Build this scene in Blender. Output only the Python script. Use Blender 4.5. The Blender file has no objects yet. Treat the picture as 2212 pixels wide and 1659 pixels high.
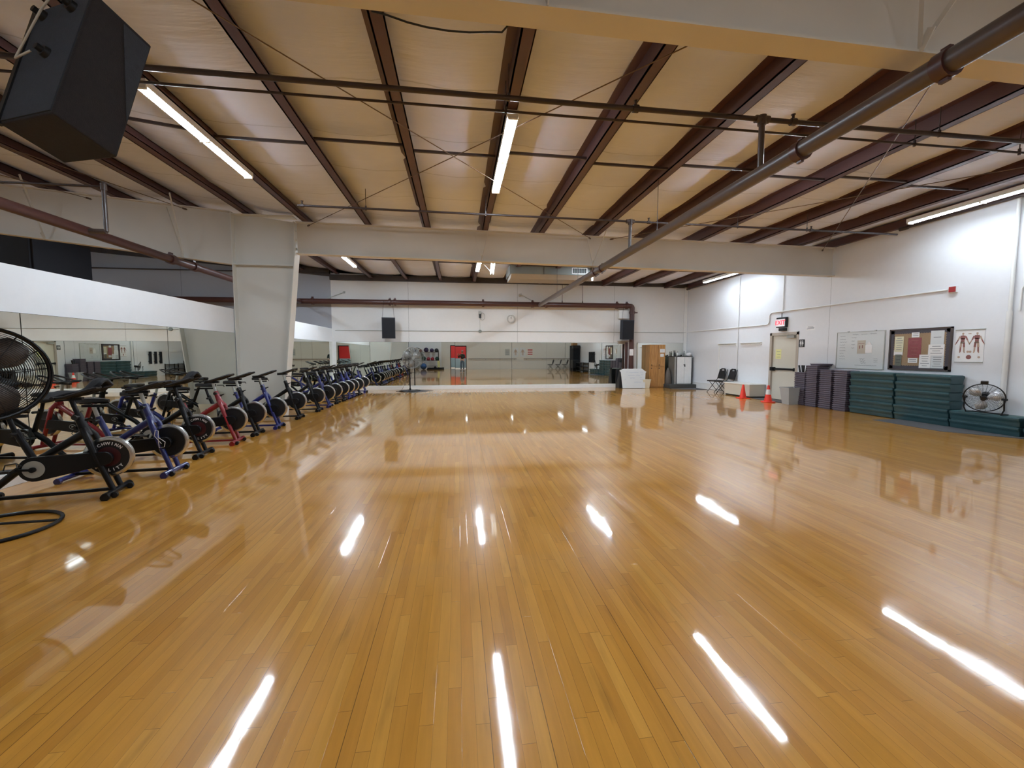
import bpy, bmesh, math, random
from mathutils import Vector, Matrix, Euler
random.seed(7)
S = bpy.context.scene
COL = S.collection
PI = math.pi
R = math.radians
# ------------------------------------------------------------------ materials
def nmat(name):
    m = bpy.data.materials.new(name); m.use_nodes = True
    nt = m.node_tree; b = nt.nodes['Principled BSDF']
    return m, nt, b
def N(nt, t, **k):
    n = nt.nodes.new(t)
    for a, v in k.items(): setattr(n, a, v)
    return n
def L(nt, a, b): nt.links.new(a, b)
def MATH(nt, op, a, b=None, c=None):
    n = N(nt, 'ShaderNodeMath', operation=op)
    for i, v in enumerate((a, b, c)):
        if v is None: continue
        if isinstance(v, (int, float)): n.inputs[i].default_value = v
        else: L(nt, v, n.inputs[i])
    return n.outputs[0]
def simple(name, col, rough=.5, metal=0, var=.06, scale=8, bump=0, coat=0, emis=None, es=0, spec=.5, alpha=1):
    m, nt, b = nmat(name)
    tc = N(nt, 'ShaderNodeTexCoord'); no = N(nt, 'ShaderNodeTexNoise')
    no.inputs['Scale'].default_value = scale; no.inputs['Detail'].default_value = 4
    L(nt, tc.outputs['Object'], no.inputs['Vector'])
    mr = N(nt, 'ShaderNodeMapRange'); mr.inputs[3].default_value = 1-var; mr.inputs[4].default_value = 1+var
    L(nt, no.outputs[0], mr.inputs[0])
    mx = N(nt, 'ShaderNodeVectorMath', operation='SCALE'); mx.inputs[0].default_value = col[:3]
    L(nt, mr.outputs[0], mx.inputs['Scale']); L(nt, mx.outputs[0], b.inputs['Base Color'])
    b.inputs['Roughness'].default_value = rough; b.inputs['Metallic'].default_value = metal
    b.inputs['Coat Weight'].default_value = coat; b.inputs['Coat Roughness'].default_value = .1
    b.inputs['Specular IOR Level'].default_value = spec
    if emis: b.inputs['Emission Color'].default_value = (*emis, 1); b.inputs['Emission Strength'].default_value = es
    if bump:
        bp = N(nt, 'ShaderNodeBump'); bp.inputs['Strength'].default_value = bump; bp.inputs['Distance'].default_value = .01
        n2 = N(nt, 'ShaderNodeTexNoise'); n2.inputs['Scale'].default_value = scale*6; L(nt, tc.outputs['Object'], n2.inputs['Vector'])
        L(nt, n2.outputs[0], bp.inputs['Height']); L(nt, bp.outputs[0], b.inputs['Normal'])
    return m
def wall_mat(name, col, seams=(), axis=0, rough=.55, w=.012):
    """painted panel wall: soft mottling, thin seams at fixed places along one axis"""
    m, nt, b = nmat(name)
    tc = N(nt, 'ShaderNodeTexCoord')
    no = N(nt, 'ShaderNodeTexNoise'); no.inputs['Scale'].default_value = .7; no.inputs['Detail'].default_value = 5
    L(nt, tc.outputs['Object'], no.inputs['Vector'])
    n2 = N(nt, 'ShaderNodeTexNoise'); n2.inputs['Scale'].default_value = 9; n2.inputs['Detail'].default_value = 6
    L(nt, tc.outputs['Object'], n2.inputs['Vector'])
    v = MATH(nt, 'ADD', MATH(nt, 'MULTIPLY', no.outputs[0], .10), MATH(nt, 'MULTIPLY', n2.outputs[0], .05))
    v = MATH(nt, 'ADD', v, .925)
    if seams:
        sp = N(nt, 'ShaderNodeSeparateXYZ'); L(nt, tc.outputs['Object'], sp.inputs[0])
        wob = MATH(nt, 'MULTIPLY', MATH(nt, 'SUBTRACT', n2.outputs[0], .5), .03)
        p = MATH(nt, 'ADD', sp.outputs[axis], wob)
        for s in seams:
            d = MATH(nt, 'ABSOLUTE', MATH(nt, 'SUBTRACT', p, s))
            k = MATH(nt, 'LESS_THAN', d, w)
            v = MATH(nt, 'MULTIPLY', v, MATH(nt, 'SUBTRACT', 1, MATH(nt, 'MULTIPLY', k, .32)))
    mx = N(nt, 'ShaderNodeVectorMath', operation='SCALE'); mx.inputs[0].default_value = col
    L(nt, v, mx.inputs['Scale']); L(nt, mx.outputs[0], b.inputs['Base Color'])
    b.inputs['Roughness'].default_value = rough
    bp = N(nt, 'ShaderNodeBump'); bp.inputs['Strength'].default_value = .15; bp.inputs['Distance'].default_value = .01
    L(nt, n2.outputs[0], bp.inputs['Height']); L(nt, bp.outputs[0], b.inputs['Normal'])
    return m
def floor_mat():
    m, nt, b = nmat('maple_strip_floor')
    tc = N(nt, 'ShaderNodeTexCoord'); sp = N(nt, 'ShaderNodeSeparateXYZ'); L(nt, tc.outputs['Object'], sp.inputs[0])
    X, Y = sp.outputs[0], sp.outputs[1]
    rx = MATH(nt, 'DIVIDE', X, .0572); row = MATH(nt, 'FLOOR', rx); fx = MATH(nt, 'SUBTRACT', rx, row)
    wr = N(nt, 'ShaderNodeTexWhiteNoise', noise_dimensions='1D'); L(nt, row, wr.inputs['W'])
    ln = MATH(nt, 'ADD', MATH(nt, 'MULTIPLY', wr.outputs['Value'], .7), .55)
    ry = MATH(nt, 'DIVIDE', MATH(nt, 'ADD', Y, MATH(nt, 'MULTIPLY', wr.outputs['Value'], 37.7)), ln)
    seg = MATH(nt, 'FLOOR', ry); fy = MATH(nt, 'SUBTRACT', ry, seg)
    cv = N(nt, 'ShaderNodeCombineXYZ'); L(nt, row, cv.inputs[0]); L(nt, seg, cv.inputs[1])
    wb = N(nt, 'ShaderNodeTexWhiteNoise', noise_dimensions='2D'); L(nt, cv.outputs[0], wb.inputs['Vector'])
    # grain stretched along the boards, shifted per board
    mp = N(nt, 'ShaderNodeMapping'); mp.inputs['Scale'].default_value = (26, 1.6, 1)
    off = N(nt, 'ShaderNodeVectorMath', operation='SCALE'); off.inputs['Scale'].default_value = 31
    L(nt, wb.outputs['Color'], off.inputs[0])
    ad = N(nt, 'ShaderNodeVectorMath', operation='ADD'); L(nt, tc.outputs['Object'], ad.inputs[0]); L(nt, off.outputs[0], ad.inputs[1])
    L(nt, ad.outputs[0], mp.inputs['Vector'])
    gr = N(nt, 'ShaderNodeTexNoise'); gr.inputs['Scale'].default_value = 1; gr.inputs['Detail'].default_value = 5; gr.inputs['Roughness'].default_value = .6
    L(nt, mp.outputs[0], gr.inputs['Vector'])
    ramp = N(nt, 'ShaderNodeValToRGB'); L(nt, wb.outputs['Value'], ramp.inputs[0])
    cr = ramp.color_ramp
    cr.elements[0].position = 0; cr.elements[0].color = (.52, .230, .028, 1)
    cr.elements[1].position = 1; cr.elements[1].color = (.66, .335, .058, 1)
    e = cr.elements.new(.25); e.color = (.575, .266, .035, 1)
    e = cr.elements.new(.75); e.color = (.61, .289, .041, 1)
    g = MATH(nt, 'ADD', MATH(nt, 'MULTIPLY', gr.outputs[0], .5), .75)
    # large worn patches
    pn = N(nt, 'ShaderNodeTexNoise'); pn.inputs['Scale'].default_value = .55; pn.inputs['Detail'].default_value = 3
    L(nt, tc.outputs['Object'], pn.inputs['Vector'])
    g = MATH(nt, 'MULTIPLY', g, MATH(nt, 'ADD', MATH(nt, 'MULTIPLY', pn.outputs[0], .22), .89))
    # worn dark stains along the grain
    m2 = N(nt, 'ShaderNodeMapping'); m2.inputs['Scale'].default_value = (9, 1.3, 1); L(nt, tc.outputs['Object'], m2.inputs['Vector'])
    st = N(nt, 'ShaderNodeTexNoise'); st.inputs['Scale'].default_value = 1.5; st.inputs['Detail'].default_value = 6; L(nt, m2.outputs[0], st.inputs['Vector'])
    sr = N(nt, 'ShaderNodeMapRange'); sr.inputs[1].default_value = .60; sr.inputs[2].default_value = .78; sr.inputs[3].default_value = 1; sr.inputs[4].default_value = .70; L(nt, st.outputs[0], sr.inputs[0])
    g = MATH(nt, 'MULTIPLY', g, sr.outputs[0])
    # thin gaps: some rows open wider
    gx = MATH(nt, 'MINIMUM', fx, MATH(nt, 'SUBTRACT', 1, fx))
    wide = MATH(nt, 'MULTIPLY', MATH(nt, 'POWER', wr.outputs['Value'], 4), .055)
    kx = MATH(nt, 'LESS_THAN', MATH(nt, 'MULTIPLY', fx, 1), MATH(nt, 'ADD', wide, .014))
    ky = MATH(nt, 'LESS_THAN', MATH(nt, 'MULTIPLY', fy, ln), .0016)
    gap = MATH(nt, 'MAXIMUM', kx, ky)
    g = MATH(nt, 'MULTIPLY', g, MATH(nt, 'SUBTRACT', 1, MATH(nt, 'MULTIPLY', gap, .72)))
    mx = N(nt, 'ShaderNodeVectorMath', operation='SCALE'); L(nt, ramp.outputs[0], mx.inputs[0]); L(nt, g, mx.inputs['Scale'])
    L(nt, mx.outputs[0], b.inputs['Base Color'])
    b.inputs['Roughness'].default_value = .30
    b.inputs['Specular IOR Level'].default_value = .14
    b.inputs['Coat Weight'].default_value = 1; b.inputs['Coat IOR'].default_value = 1.5
    # varnish: cupped boards and small scratches blur the reflections unevenly
    sc = N(nt, 'ShaderNodeTexNoise'); sc.inputs['Scale'].default_value = 3.5; sc.inputs['Detail'].default_value = 6
    L(nt, tc.outputs['Object'], sc.inputs['Vector'])
    mr = N(nt, 'ShaderNodeMapRange'); mr.inputs[1].default_value = .3; mr.inputs[2].default_value = .7
    mr.inputs[3].default_value = .03; mr.inputs[4].default_value = .075
    L(nt, sc.outputs[0], mr.inputs[0]); L(nt, mr.outputs[0], b.inputs['Coat Roughness'])
    h = MATH(nt, 'ADD', MATH(nt, 'MULTIPLY', gap, -.35), MATH(nt, 'MULTIPLY', MATH(nt, 'MULTIPLY', fx, MATH(nt, 'SUBTRACT', 1, fx)), .55))
    h = MATH(nt, 'ADD', h, MATH(nt, 'MULTIPLY', gr.outputs[0], .25))
    h = MATH(nt, 'ADD', h, MATH(nt, 'MULTIPLY', fx, MATH(nt, 'MULTIPLY', MATH(nt, 'SUBTRACT', wb.outputs['Value'], .5), .9)))
    bp = N(nt, 'ShaderNodeBump'); bp.inputs['Strength'].default_value = .12; bp.inputs['Distance'].default_value = .0010
    L(nt, h, bp.inputs['Height']); L(nt, bp.outputs[0], b.inputs['Normal']); L(nt, bp.outputs[0], b.inputs['Coat Normal'])
    return m
def insul_mat():
    m, nt, b = nmat('roof_insulation')
    tc = N(nt, 'ShaderNodeTexCoord'); sp = N(nt, 'ShaderNodeSeparateXYZ'); L(nt, tc.outputs['Object'], sp.inputs[0])
    no = N(nt, 'ShaderNodeTexNoise'); no.inputs['Scale'].default_value = .9; no.inputs['Detail'].default_value = 5; L(nt, tc.outputs['Object'], no.inputs['Vector'])
    wv = MATH(nt, 'ADD', sp.outputs[1], MATH(nt, 'MULTIPLY', no.outputs[0], .35))
    t = MATH(nt, 'FRACT', MATH(nt, 'DIVIDE', wv, 1.24))
    d = MATH(nt, 'ABSOLUTE', MATH(nt, 'SUBTRACT', t, .5))
    k = MATH(nt, 'LESS_THAN', d, .010)
    v = MATH(nt, 'ADD', MATH(nt, 'MULTIPLY', no.outputs[0], .3), .85)
    v = MATH(nt, 'MULTIPLY', v, MATH(nt, 'SUBTRACT', 1, MATH(nt, 'MULTIPLY', k, .22)))
    mx = N(nt, 'ShaderNodeVectorMath', operation='SCALE'); mx.inputs[0].default_value = (.73, .77, .91)
    L(nt, v, mx.inputs['Scale']); L(nt, mx.outputs[0], b.inputs['Base Color'])
    b.inputs['Roughness'].default_value = .55; b.inputs['Specular IOR Level'].default_value = .3
    # vinyl facing, creased across the roof
    mp = N(nt, 'ShaderNodeMapping'); mp.inputs['Scale'].default_value = (.6, 3.5, 1); L(nt, tc.outputs['Object'], mp.inputs['Vector'])
    n2 = N(nt, 'ShaderNodeTexNoise'); n2.inputs['Scale'].default_value = 1.6; n2.inputs['Detail'].default_value = 4; L(nt, mp.outputs[0], n2.inputs['Vector'])
    bp = N(nt, 'ShaderNodeBump'); bp.inputs['Strength'].default_value = .55; bp.inputs['Distance'].default_value = .04
    L(nt, n2.outputs[0], bp.inputs['Height']); L(nt, bp.outputs[0], b.inputs['Normal'])
    return m
def wood_mat(name, c1, c2, rough=.45, sc=(1, 1, 9)):
    m, nt, b = nmat(name)
    tc = N(nt, 'ShaderNodeTexCoord'); mp = N(nt, 'ShaderNodeMapping'); mp.inputs['Scale'].default_value = (sc[2], sc[2], 1.2)
    L(nt, tc.outputs['Object'], mp.inputs['Vector'])
    no = N(nt, 'ShaderNodeTexNoise'); no.inputs['Scale'].default_value = 2; no.inputs['Detail'].default_value = 6; L(nt, mp.outputs[0], no.inputs['Vector'])
    r = N(nt, 'ShaderNodeValToRGB'); r.color_ramp.elements[0].position = .3; r.color_ramp.elements[1].position = .7
    r.color_ramp.elements[0].color = (*c1, 1); r.color_ramp.elements[1].color = (*c2, 1)
    L(nt, no.outputs[0], r.inputs[0]); L(nt, r.outputs[0], b.inputs['Base Color']); b.inputs['Roughness'].default_value = rough
    return m
def riser_mat(name, col):
    m, nt, b = nmat(name)
    tc = N(nt, 'ShaderNodeTexCoord'); no = N(nt, 'ShaderNodeTexNoise'); no.inputs['Scale'].default_value = 30; L(nt, tc.outputs['Object'], no.inputs['Vector'])
    r = N(nt, 'ShaderNodeValToRGB'); r.color_ramp.elements[0].color = (*[c*.75 for c in col], 1); r.color_ramp.elements[1].color = (*[min(1, c*1.3) for c in col], 1)
    L(nt, no.outputs[0], r.inputs[0]); L(nt, r.outputs[0], b.inputs['Base Color']); b.inputs['Roughness'].default_value = .6
    return m
WALL = (.72, .725, .72)
M = {}
M['floor'] = floor_mat(); M['insul'] = insul_mat()
M['wall_r'] = wall_mat('white_block_wall_side', (.735, .745, .765), (10.63, 14.45, 6.2, 18.0), 1, w=.009)
M['wall_b'] = wall_mat('white_panel_wall', (.74, .74, .725), (-2.05, 2.55, 6.9, 10.2), 0, w=.011)
M['wall_g'] = wall_mat('grey_panel_wall', (.36, .375, .41), (-15.2, -10.7), 0)
M['band'] = wall_mat('white_partition', (.80, .82, .84))
M['wall_rear'] = wall_mat('cream_wall', (.66, .645, .59), (-4.9, 4.0, 8.6), 0)
M['red'] = wall_mat('red_wall', (.42, .012, .015)); M['bluegrey'] = wall_mat('blue_grey_wall', (.20, .29, .36))
M['tile'] = simple('white_tile', (.7, .7, .66), .3, var=.04)
M['beam'] = simple('cream_painted_steel', (.66, .63, .57), .5, var=.07, scale=1.3, bump=.1)
M['column'] = simple('cream_column_paint', (.67, .665, .62), .45, var=.05, scale=1.5, bump=.08)
M['purlin'] = simple('red_oxide_steel', (.085, .036, .036), .42, var=.25, scale=2.2, bump=.15)
M['pipe'] = simple('brown_painted_pipe', (.070, .026, .022), .35, var=.15, scale=2, bump=.05)
M['pipe_grey'] = simple('grey_brown_pipe', (.085, .062, .055), .33, var=.15, scale=2)
M['darkpipe'] = simple('dark_thin_pipe', (.045, .030, .030), .4, var=.2)
M['rod'] = simple('steel_rod', (.16, .11, .08), .4, metal=.6, var=.2)
M['white'] = simple('white_enamel', (.78, .78, .76), .4)
M['whitew'] = simple('white_board_wood', (.72, .71, .67), .45, scale=3)
M['blacks'] = simple('black_painted_steel', (.005, .005, .006), .38, var=.2, coat=.05, spec=.25)
M['blackp'] = simple('black_plastic', (.005, .005, .006), .5, var=.2)
M['blackf'] = simple('black_speaker_cloth', (.007, .008, .012), .85, var=.3, scale=60, bump=.3)
M['carpetb'] = simple('grey_speaker_carpet', (.032, .038, .050), .9, var=.2, scale=40, bump=.4)
M['carpetc'] = simple('dark_speaker_carpet', (.018, .016, .018), .95, var=.2, scale=40, bump=.4)
M['blues'] = simple('blue_painted_steel', (.005, .012, .135), .30, var=.12, coat=.5)
M['reds'] = simple('red_painted_steel', (.23, .006, .014), .28, var=.1, coat=.5)
M['wine'] = simple('dark_wine_plastic', (.060, .010, .012), .4, var=.2)
M['chrome'] = simple('brushed_chrome', (.62, .63, .63), .22, metal=1, var=.08)
M['alu'] = simple('dull_aluminium', (.48, .49, .46), .38, metal=.8, var=.1)
M['silver'] = simple('grey_paint', (.42, .43, .40), .4)
M['grill'] = simple('fan_wire', (.018, .018, .020), .35, metal=.3)
M['grillg'] = simple('grey_fan_wire', (.30, .31, .30), .4, metal=.5)
M['blade'] = simple('grey_fan_blade', (.33, .34, .33), .35, metal=.5)
M['bladew'] = simple('bright_fan_blade', (.72, .73, .74), .3, metal=.35, var=.05)
M['bladed'] = simple('brown_fan_blade', (.10, .078, .062), .4)
M['mirror'], _nt, _b = nmat('wall_mirror_glass'); _b.inputs['Metallic'].default_value = 1; _b.inputs['Roughness'].default_value = .004
_tc = N(_nt, 'ShaderNodeTexCoord'); _no = N(_nt, 'ShaderNodeTexNoise'); _no.inputs['Scale'].default_value = .5; L(_nt, _tc.outputs['Object'], _no.inputs['Vector'])
_r = N(_nt, 'ShaderNodeValToRGB'); _r.color_ramp.elements[0].color = (.76, .785, .74, 1); _r.color_ramp.elements[1].color = (.79, .815, .765, 1); L(_nt, _no.outputs[0], _r.inputs[0]); L(_nt, _r.outputs[0], _b.inputs['Base Color'])
M['gasket'] = simple('dark_mirror_edge', (.03, .035, .032), .4)
M['tube'] = simple('fluorescent_tube', (.9, .9, .9), .4, emis=(.86, .985, 1.12), es=98, var=.01)
M['tube_far'] = simple('fluorescent_tube_far', (.9, .9, .9), .4, emis=(.86, .985, 1.12), es=170, var=.01)
M['tube_dim'] = simple('fluorescent_tube_dim', (.9, .9, .9), .4, emis=(.86, .985, 1.12), es=66, var=.01)
M['glow_weak'] = simple('weak_glow_white', (.9, .9, .9), .4, emis=(.86, .985, 1.05), es=2.2, var=.01)  # weak emission imitates a brightly lit white surface, not a working tube
M['hall_tube'] = simple('hall_light', (.9, .9, .9), .4, emis=(1, .93, .85), es=9, var=.01)
M['lamp'] = simple('lamp_housing', (.75, .75, .72), .35)
M['orange'] = simple('orange_cone_plastic', (.86, .045, .020), .4, var=.05)
M['reflw'] = simple('white_collar', (.80, .80, .80), .4)
M['bin'] = simple('grey_bin_plastic', (.40, .41, .40), .45, var=.04)
M['binc'] = simple('cream_bin_plastic', (.66, .60, .45), .5, var=.04)
M['lockw'] = wood_mat('oak_laminate', (.33, .155, .045), (.50, .26, .085))
M['rubber'] = simple('grey_rubber_mat', (.085, .085, .090), .75, var=.15, scale=30, bump=.2)
M['platform'] = simple('dark_platform_carpet', (.050, .050, .047), .85, var=.2, scale=30, bump=.2)
M['green'] = simple('dark_green_plastic', (.024, .068, .078), .42, var=.15, scale=6, bump=.1)
M['greenl'] = simple('worn_green_edge', (.045, .110, .112), .5, var=.25, scale=10)
M['purple'] = riser_mat('purple_grey_foam', (.105, .086, .112)); M['purpled'] = riser_mat('dark_purple_foam', (.070, .058, .080))
M['door'] = simple('cream_door_paint', (.62, .59, .50), .4, var=.04, scale=2)
M['frame'] = simple('tan_door_frame', (.44, .385, .32), .45, var=.08)
M['yellow'] = simple('yellow_note', (.76, .74, .33), .6)
M['paper'] = simple('white_paper', (.80, .80, .80), .6, var=.02)
M['paperg'] = simple('pale_grey_paper', (.62, .65, .66), .6, var=.04)
M['paperc'] = simple('cream_paper', (.66, .64, .46), .6, var=.04)
M['paperr'] = simple('maroon_flyer', (.24, .055, .065), .5, var=.35, scale=14)
M['paperd'] = simple('olive_flyer', (.13, .145, .115), .5, var=.35, scale=18)
M['papert'] = simple('tan_flyer', (.50, .45, .37), .6, var=.08)
M['ink'] = simple('grey_ink', (.20, .22, .24), .6); M['inkb'] = simple('pale_blue_marker', (.33, .40, .55), .6)
M['cork'] = simple('cork_board', (.32, .22, .13), .8, var=.15, scale=50)
M['wboard'] = simple('whiteboard_enamel', (.66, .69, .69), .15, var=.03, scale=3)
M['darktrim'] = simple('dark_border', (.055, .048, .060), .5, var=.3, scale=30)
M['muscle'] = simple('muscle_red_ink', (.26, .10, .09), .6, var=.4, scale=60); M['musclep'] = simple('bone_ink', (.46, .33, .25), .6, var=.3, scale=60)
M['exitred'] = simple('exit_red', (.8, .02, .03), .4, emis=(1, .05, .08), es=1.1)
M['exitface'] = simple('exit_face', (.75, .76, .78), .35, emis=(.9, .93, 1), es=.25)
M['alarm'] = simple('alarm_red', (.28, .012, .012), .35)
M['skin'] = simple('skin_tone', (.60, .33, .24), .5, var=.05); M['shirt'] = simple('dark_green_shirt', (.030, .045, .045), .8, var=.2)
M['jeans'] = simple('blue_jeans', (.12, .17, .23), .8, var=.15, scale=30); M['hair'] = simple('brown_hair', (.05, .028, .018), .6); M['shoe'] = simple('black_shoe', (.02, .02, .02), .5)
M['capm'] = simple('pink_cap', (.66, .33, .34), .7)
M['duct'] = simple('galvanised_duct', (.20, .22, .21), .4, metal=.4, var=.12, scale=1.5); M['ductd'] = simple('duct_underside', (.34, .31, .27), .6)
M['darkgap'] = simple('dark_eave_steel', (.045, .034, .030), .6, var=.4, scale=4)  # dark brown steel of the eave strips on the back wall
M['bpurple'] = simple('ball_purple', (.030, .018, .070), .5); M['bblack'] = simple('ball_black', (.014, .018, .022), .5)
M['bred'] = simple('ball_red', (.25, .012, .030), .5); M['bgreen'] = simple('ball_green', (.020, .065, .048), .5)
M['bblue'] = simple('ball_blue', (.020, .080, .230), .4); M['bgrey'] = simple('ball_grey', (.30, .34, .36), .4)
M['cable'] = simple('cream_cable', (.50, .46, .38), .5); M['boardframe'] = simple('dark_brown_frame', (.060, .042, .036), .5, var=.2)
M['woodrail'] = simple('brown_rail', (.13, .075, .035), .4)
M['glassb'] = simple('red_flyer2', (.45, .08, .06), .5)
# ------------------------------------------------------------------ mesh builder
class MB:
    def __init__(s): s.v = []; s.f = []; s.mi = []; s.cur = 0
    def add(s, vs, fs):
        o = len(s.v); s.v += [tuple(v) for v in vs]; s.f += [tuple(i+o for i in f) for f in fs]; s.mi += [s.cur]*len(fs); return s
    def box(s, a, b, rot=None, piv=None):
        x0, y0, z0 = a; x1, y1, z1 = b
        vs = [Vector(p) for p in ((x0,y0,z0),(x1,y0,z0),(x1,y1,z0),(x0,y1,z0),(x0,y0,z1),(x1,y0,z1),(x1,y1,z1),(x0,y1,z1))]
        if rot is not None:
            piv = Vector(piv) if piv is not None else sum(vs, Vector())/8
            vs = [rot @ (v-piv)+piv for v in vs]
        return s.add(vs, [(0,3,2,1),(4,5,6,7),(0,1,5,4),(1,2,6,5),(2,3,7,6),(3,0,4,7)])
    def hexa(s, vs): return s.add(vs, [(0,3,2,1),(4,5,6,7),(0,1,5,4),(1,2,6,5),(2,3,7,6),(3,0,4,7)])
    def bar(s, p, q, w, h, up=(0, 0, 1)):
        p, q = Vector(p), Vector(q); d = (q-p).normalized(); u = Vector(up)
        if abs(d.dot(u)) > .98: u = Vector((0, 1, 0))
        r = d.cross(u).normalized()*w/2; t = r.cross(d).normalized()*h/2
        return s.add([p-r-t, p+r-t, p+r+t, p-r+t, q-r-t, q+r-t, q+r+t, q-r+t], [(0,1,2,3),(7,6,5,4),(0,4,5,1),(1,5,6,2),(2,6,7,3),(3,7,4,0)])
    def tube(s, pts, r, n=8, closed=False, rr=None):
        pts = [Vector(p) for p in pts]; m = len(pts); rings = []
        ref = None
        for i, p in enumerate(pts):
            if closed: d = pts[(i+1) % m]-pts[i-1]
            else: d = pts[min(i+1, m-1)]-pts[max(i-1, 0)]
            d.normalize()
            if ref is None: ref = Vector((0, 0, 1)) if abs(d.z) < .9 else Vector((1, 0, 0))
            a = (ref-d*ref.dot(d)).normalized(); ref = a; b = d.cross(a)
            q = rr[i] if rr else r
            rings.append([p+a*math.cos(2*PI*k/n)*q+b*math.sin(2*PI*k/n)*q for k in range(n)])
        vs = [v for g in rings for v in g]; fs = []
        for i in range(m if closed else m-1):
            j = (i+1) % m
            for k in range(n): fs.append((i*n+k, i*n+(k+1) % n, j*n+(k+1) % n, j*n+k))
        if not closed: fs += [tuple(range(n-1, -1, -1)), tuple((m-1)*n+k for k in range(n))]
        return s.add(vs, fs)
    def cyl(s, p, q, r, n=16, r2=None): return s.tube([p, q], r, n, rr=[r, r if r2 is None else r2])
    def lathe(s, prof, c=(0, 0, 0), n=24, axis='z', rot=None, cap=True):
        vs = []; c = Vector(c)
        for r, h in prof:
            for k in range(n):
                a = 2*PI*k/n; x, y = r*math.cos(a), r*math.sin(a)
                v = Vector((x, y, h)) if axis == 'z' else (Vector((x, h, y)) if axis == 'y' else Vector((h, x, y)))
                if rot is not None: v = rot @ v
                vs.append(v+c)
        fs = []
        for i in range(len(prof)-1):
            for k in range(n): fs.append((i*n+k, i*n+(k+1) % n, (i+1)*n+(k+1) % n, (i+1)*n+k))
        if cap and prof[0][0] > 1e-4: fs.append(tuple(range(n-1, -1, -1)))
        if cap and prof[-1][0] > 1e-4: fs.append(tuple((len(prof)-1)*n+k for k in range(n)))
        return s.add(vs, fs)
    def prism(s, poly, h, frame=None):
        """poly in local xy, extruded 0..h in local z, mapped by frame matrix"""
        n = len(poly); fr = frame or Matrix.Identity(4)
        vs = [fr @ Vector((x, y, 0)) for x, y in poly]+[fr @ Vector((x, y, h)) for x, y in poly]
        return s.add(vs, [tuple(range(n-1, -1, -1)), tuple(range(n, 2*n))]+[(i, (i+1) % n, n+(i+1) % n, n+i) for i in range(n)])
    def sphere(s, c, r, n=20, m=12, sc=(1, 1, 1)):
        vs = []; c = Vector(c)
        for i in range(m+1):
            t = PI*i/m
            for k in range(n): vs.append(c+Vector((r*sc[0]*math.sin(t)*math.cos(2*PI*k/n), r*sc[1]*math.sin(t)*math.sin(2*PI*k/n), r*sc[2]*math.cos(t))))
        return s.add(vs, [(i*n+k, i*n+n+k, i*n+n+(k+1) % n, i*n+(k+1) % n) for i in range(m) for k in range(n)])
def build(name, mb, mats, parent=None, smooth=False, bev=0, loc=None, rot=None):
    me = bpy.data.meshes.new(name); me.from_pydata(mb.v, [], mb.f)
    if not isinstance(mats, (list, tuple)): mats = [mats]
    for m in mats: me.materials.append(M[m] if isinstance(m, str) else m)
    bm = bmesh.new(); bm.from_mesh(me)
    bmesh.ops.remove_doubles(bm, verts=bm.verts, dist=1e-6) if smooth == 'weld' else None
    bmesh.ops.recalc_face_normals(bm, faces=bm.faces); bm.to_mesh(me); bm.free()
    if len(mats) > 1 and len(me.polygons) == len(mb.mi):
        for p, i in zip(me.polygons, mb.mi): p.material_index = i
    o = bpy.data.objects.new(name, me); COL.objects.link(o)
    if parent: o.parent = parent
    if loc: o.location = loc
    if rot: o.rotation_euler = rot
    if smooth:
        for p in me.polygons: p.use_smooth = True
        md = o.modifiers.new('edge', 'EDGE_SPLIT'); md.split_angle = R(38)
    if bev:
        md = o.modifiers.new('bev', 'BEVEL'); md.width = bev; md.segments = 2; md.limit_method = 'ANGLE'; md.angle_limit = R(40)
    return o
def tag(o, label, cat, group=None, kind=None):
    if label: o['label'] = label
    if cat: o['category'] = cat
    if group: o['group'] = group
    if kind: o['kind'] = kind
    return o
def thing(name, label, cat, loc=(0, 0, 0), rz=0, group=None):
    o = bpy.data.objects.new(name, None); COL.objects.link(o); o.empty_display_size = .1
    o.location = loc; o.rotation_euler = (0, 0, rz); return tag(o, label, cat, group)
def struct(name, mb, mats, **k):
    o = build(name, mb, mats, **k); o['kind'] = 'structure'; return o
def solo(name, mb, mats, label, cat, group=None, **k): return tag(build(name, mb, mats, **k), label, cat, group)
def dup(root, loc, rz=None, label=None, group=None):
    r = root.copy(); COL.objects.link(r); r.location = loc
    if rz is not None: r.rotation_euler = (0, 0, rz)
    if label: r['label'] = label
    if group: r['group'] = group
    for ch in list(root.children):
        c = ch.copy(); COL.objects.link(c); c.parent = r
        for g in list(ch.children):
            d = g.copy(); COL.objects.link(d); d.parent = c
    return r
def text_mesh(txt, size, depth=.002, bold=0):
    cu = bpy.data.curves.new('lettering', 'FONT'); cu.body = txt; cu.size = size; cu.align_x = 'CENTER'; cu.align_y = 'CENTER'; cu.extrude = depth; cu.offset = bold; cu.resolution_u = 3
    o = bpy.data.objects.new('lettering_tmp', cu); COL.objects.link(o)
    dg = bpy.context.evaluated_depsgraph_get(); me = bpy.data.meshes.new_from_object(o.evaluated_get(dg)); bpy.data.objects.remove(o); bpy.data.curves.remove(cu)
    return me
def letter(name, txt, size, mat, parent, mtx, depth=.002, bold=0):
    me = text_mesh(txt, size, depth, bold); me.name = name; me.materials.clear(); me.materials.append(M[mat]); me.transform(mtx)
    o = bpy.data.objects.new(name, me); COL.objects.link(o); o.parent = parent; return o
ORD = ['first', 'second', 'third', 'fourth', 'fifth', 'sixth', 'seventh', 'eighth', 'ninth', 'tenth', 'eleventh', 'twelfth', 'thirteenth', 'fourteenth', 'fifteenth', 'sixteenth', 'seventeenth', 'eighteenth', 'nineteenth', 'twentieth', 'twenty-first', 'twenty-second', 'twenty-third', 'twenty-fourth', 'twenty-fifth']
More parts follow.
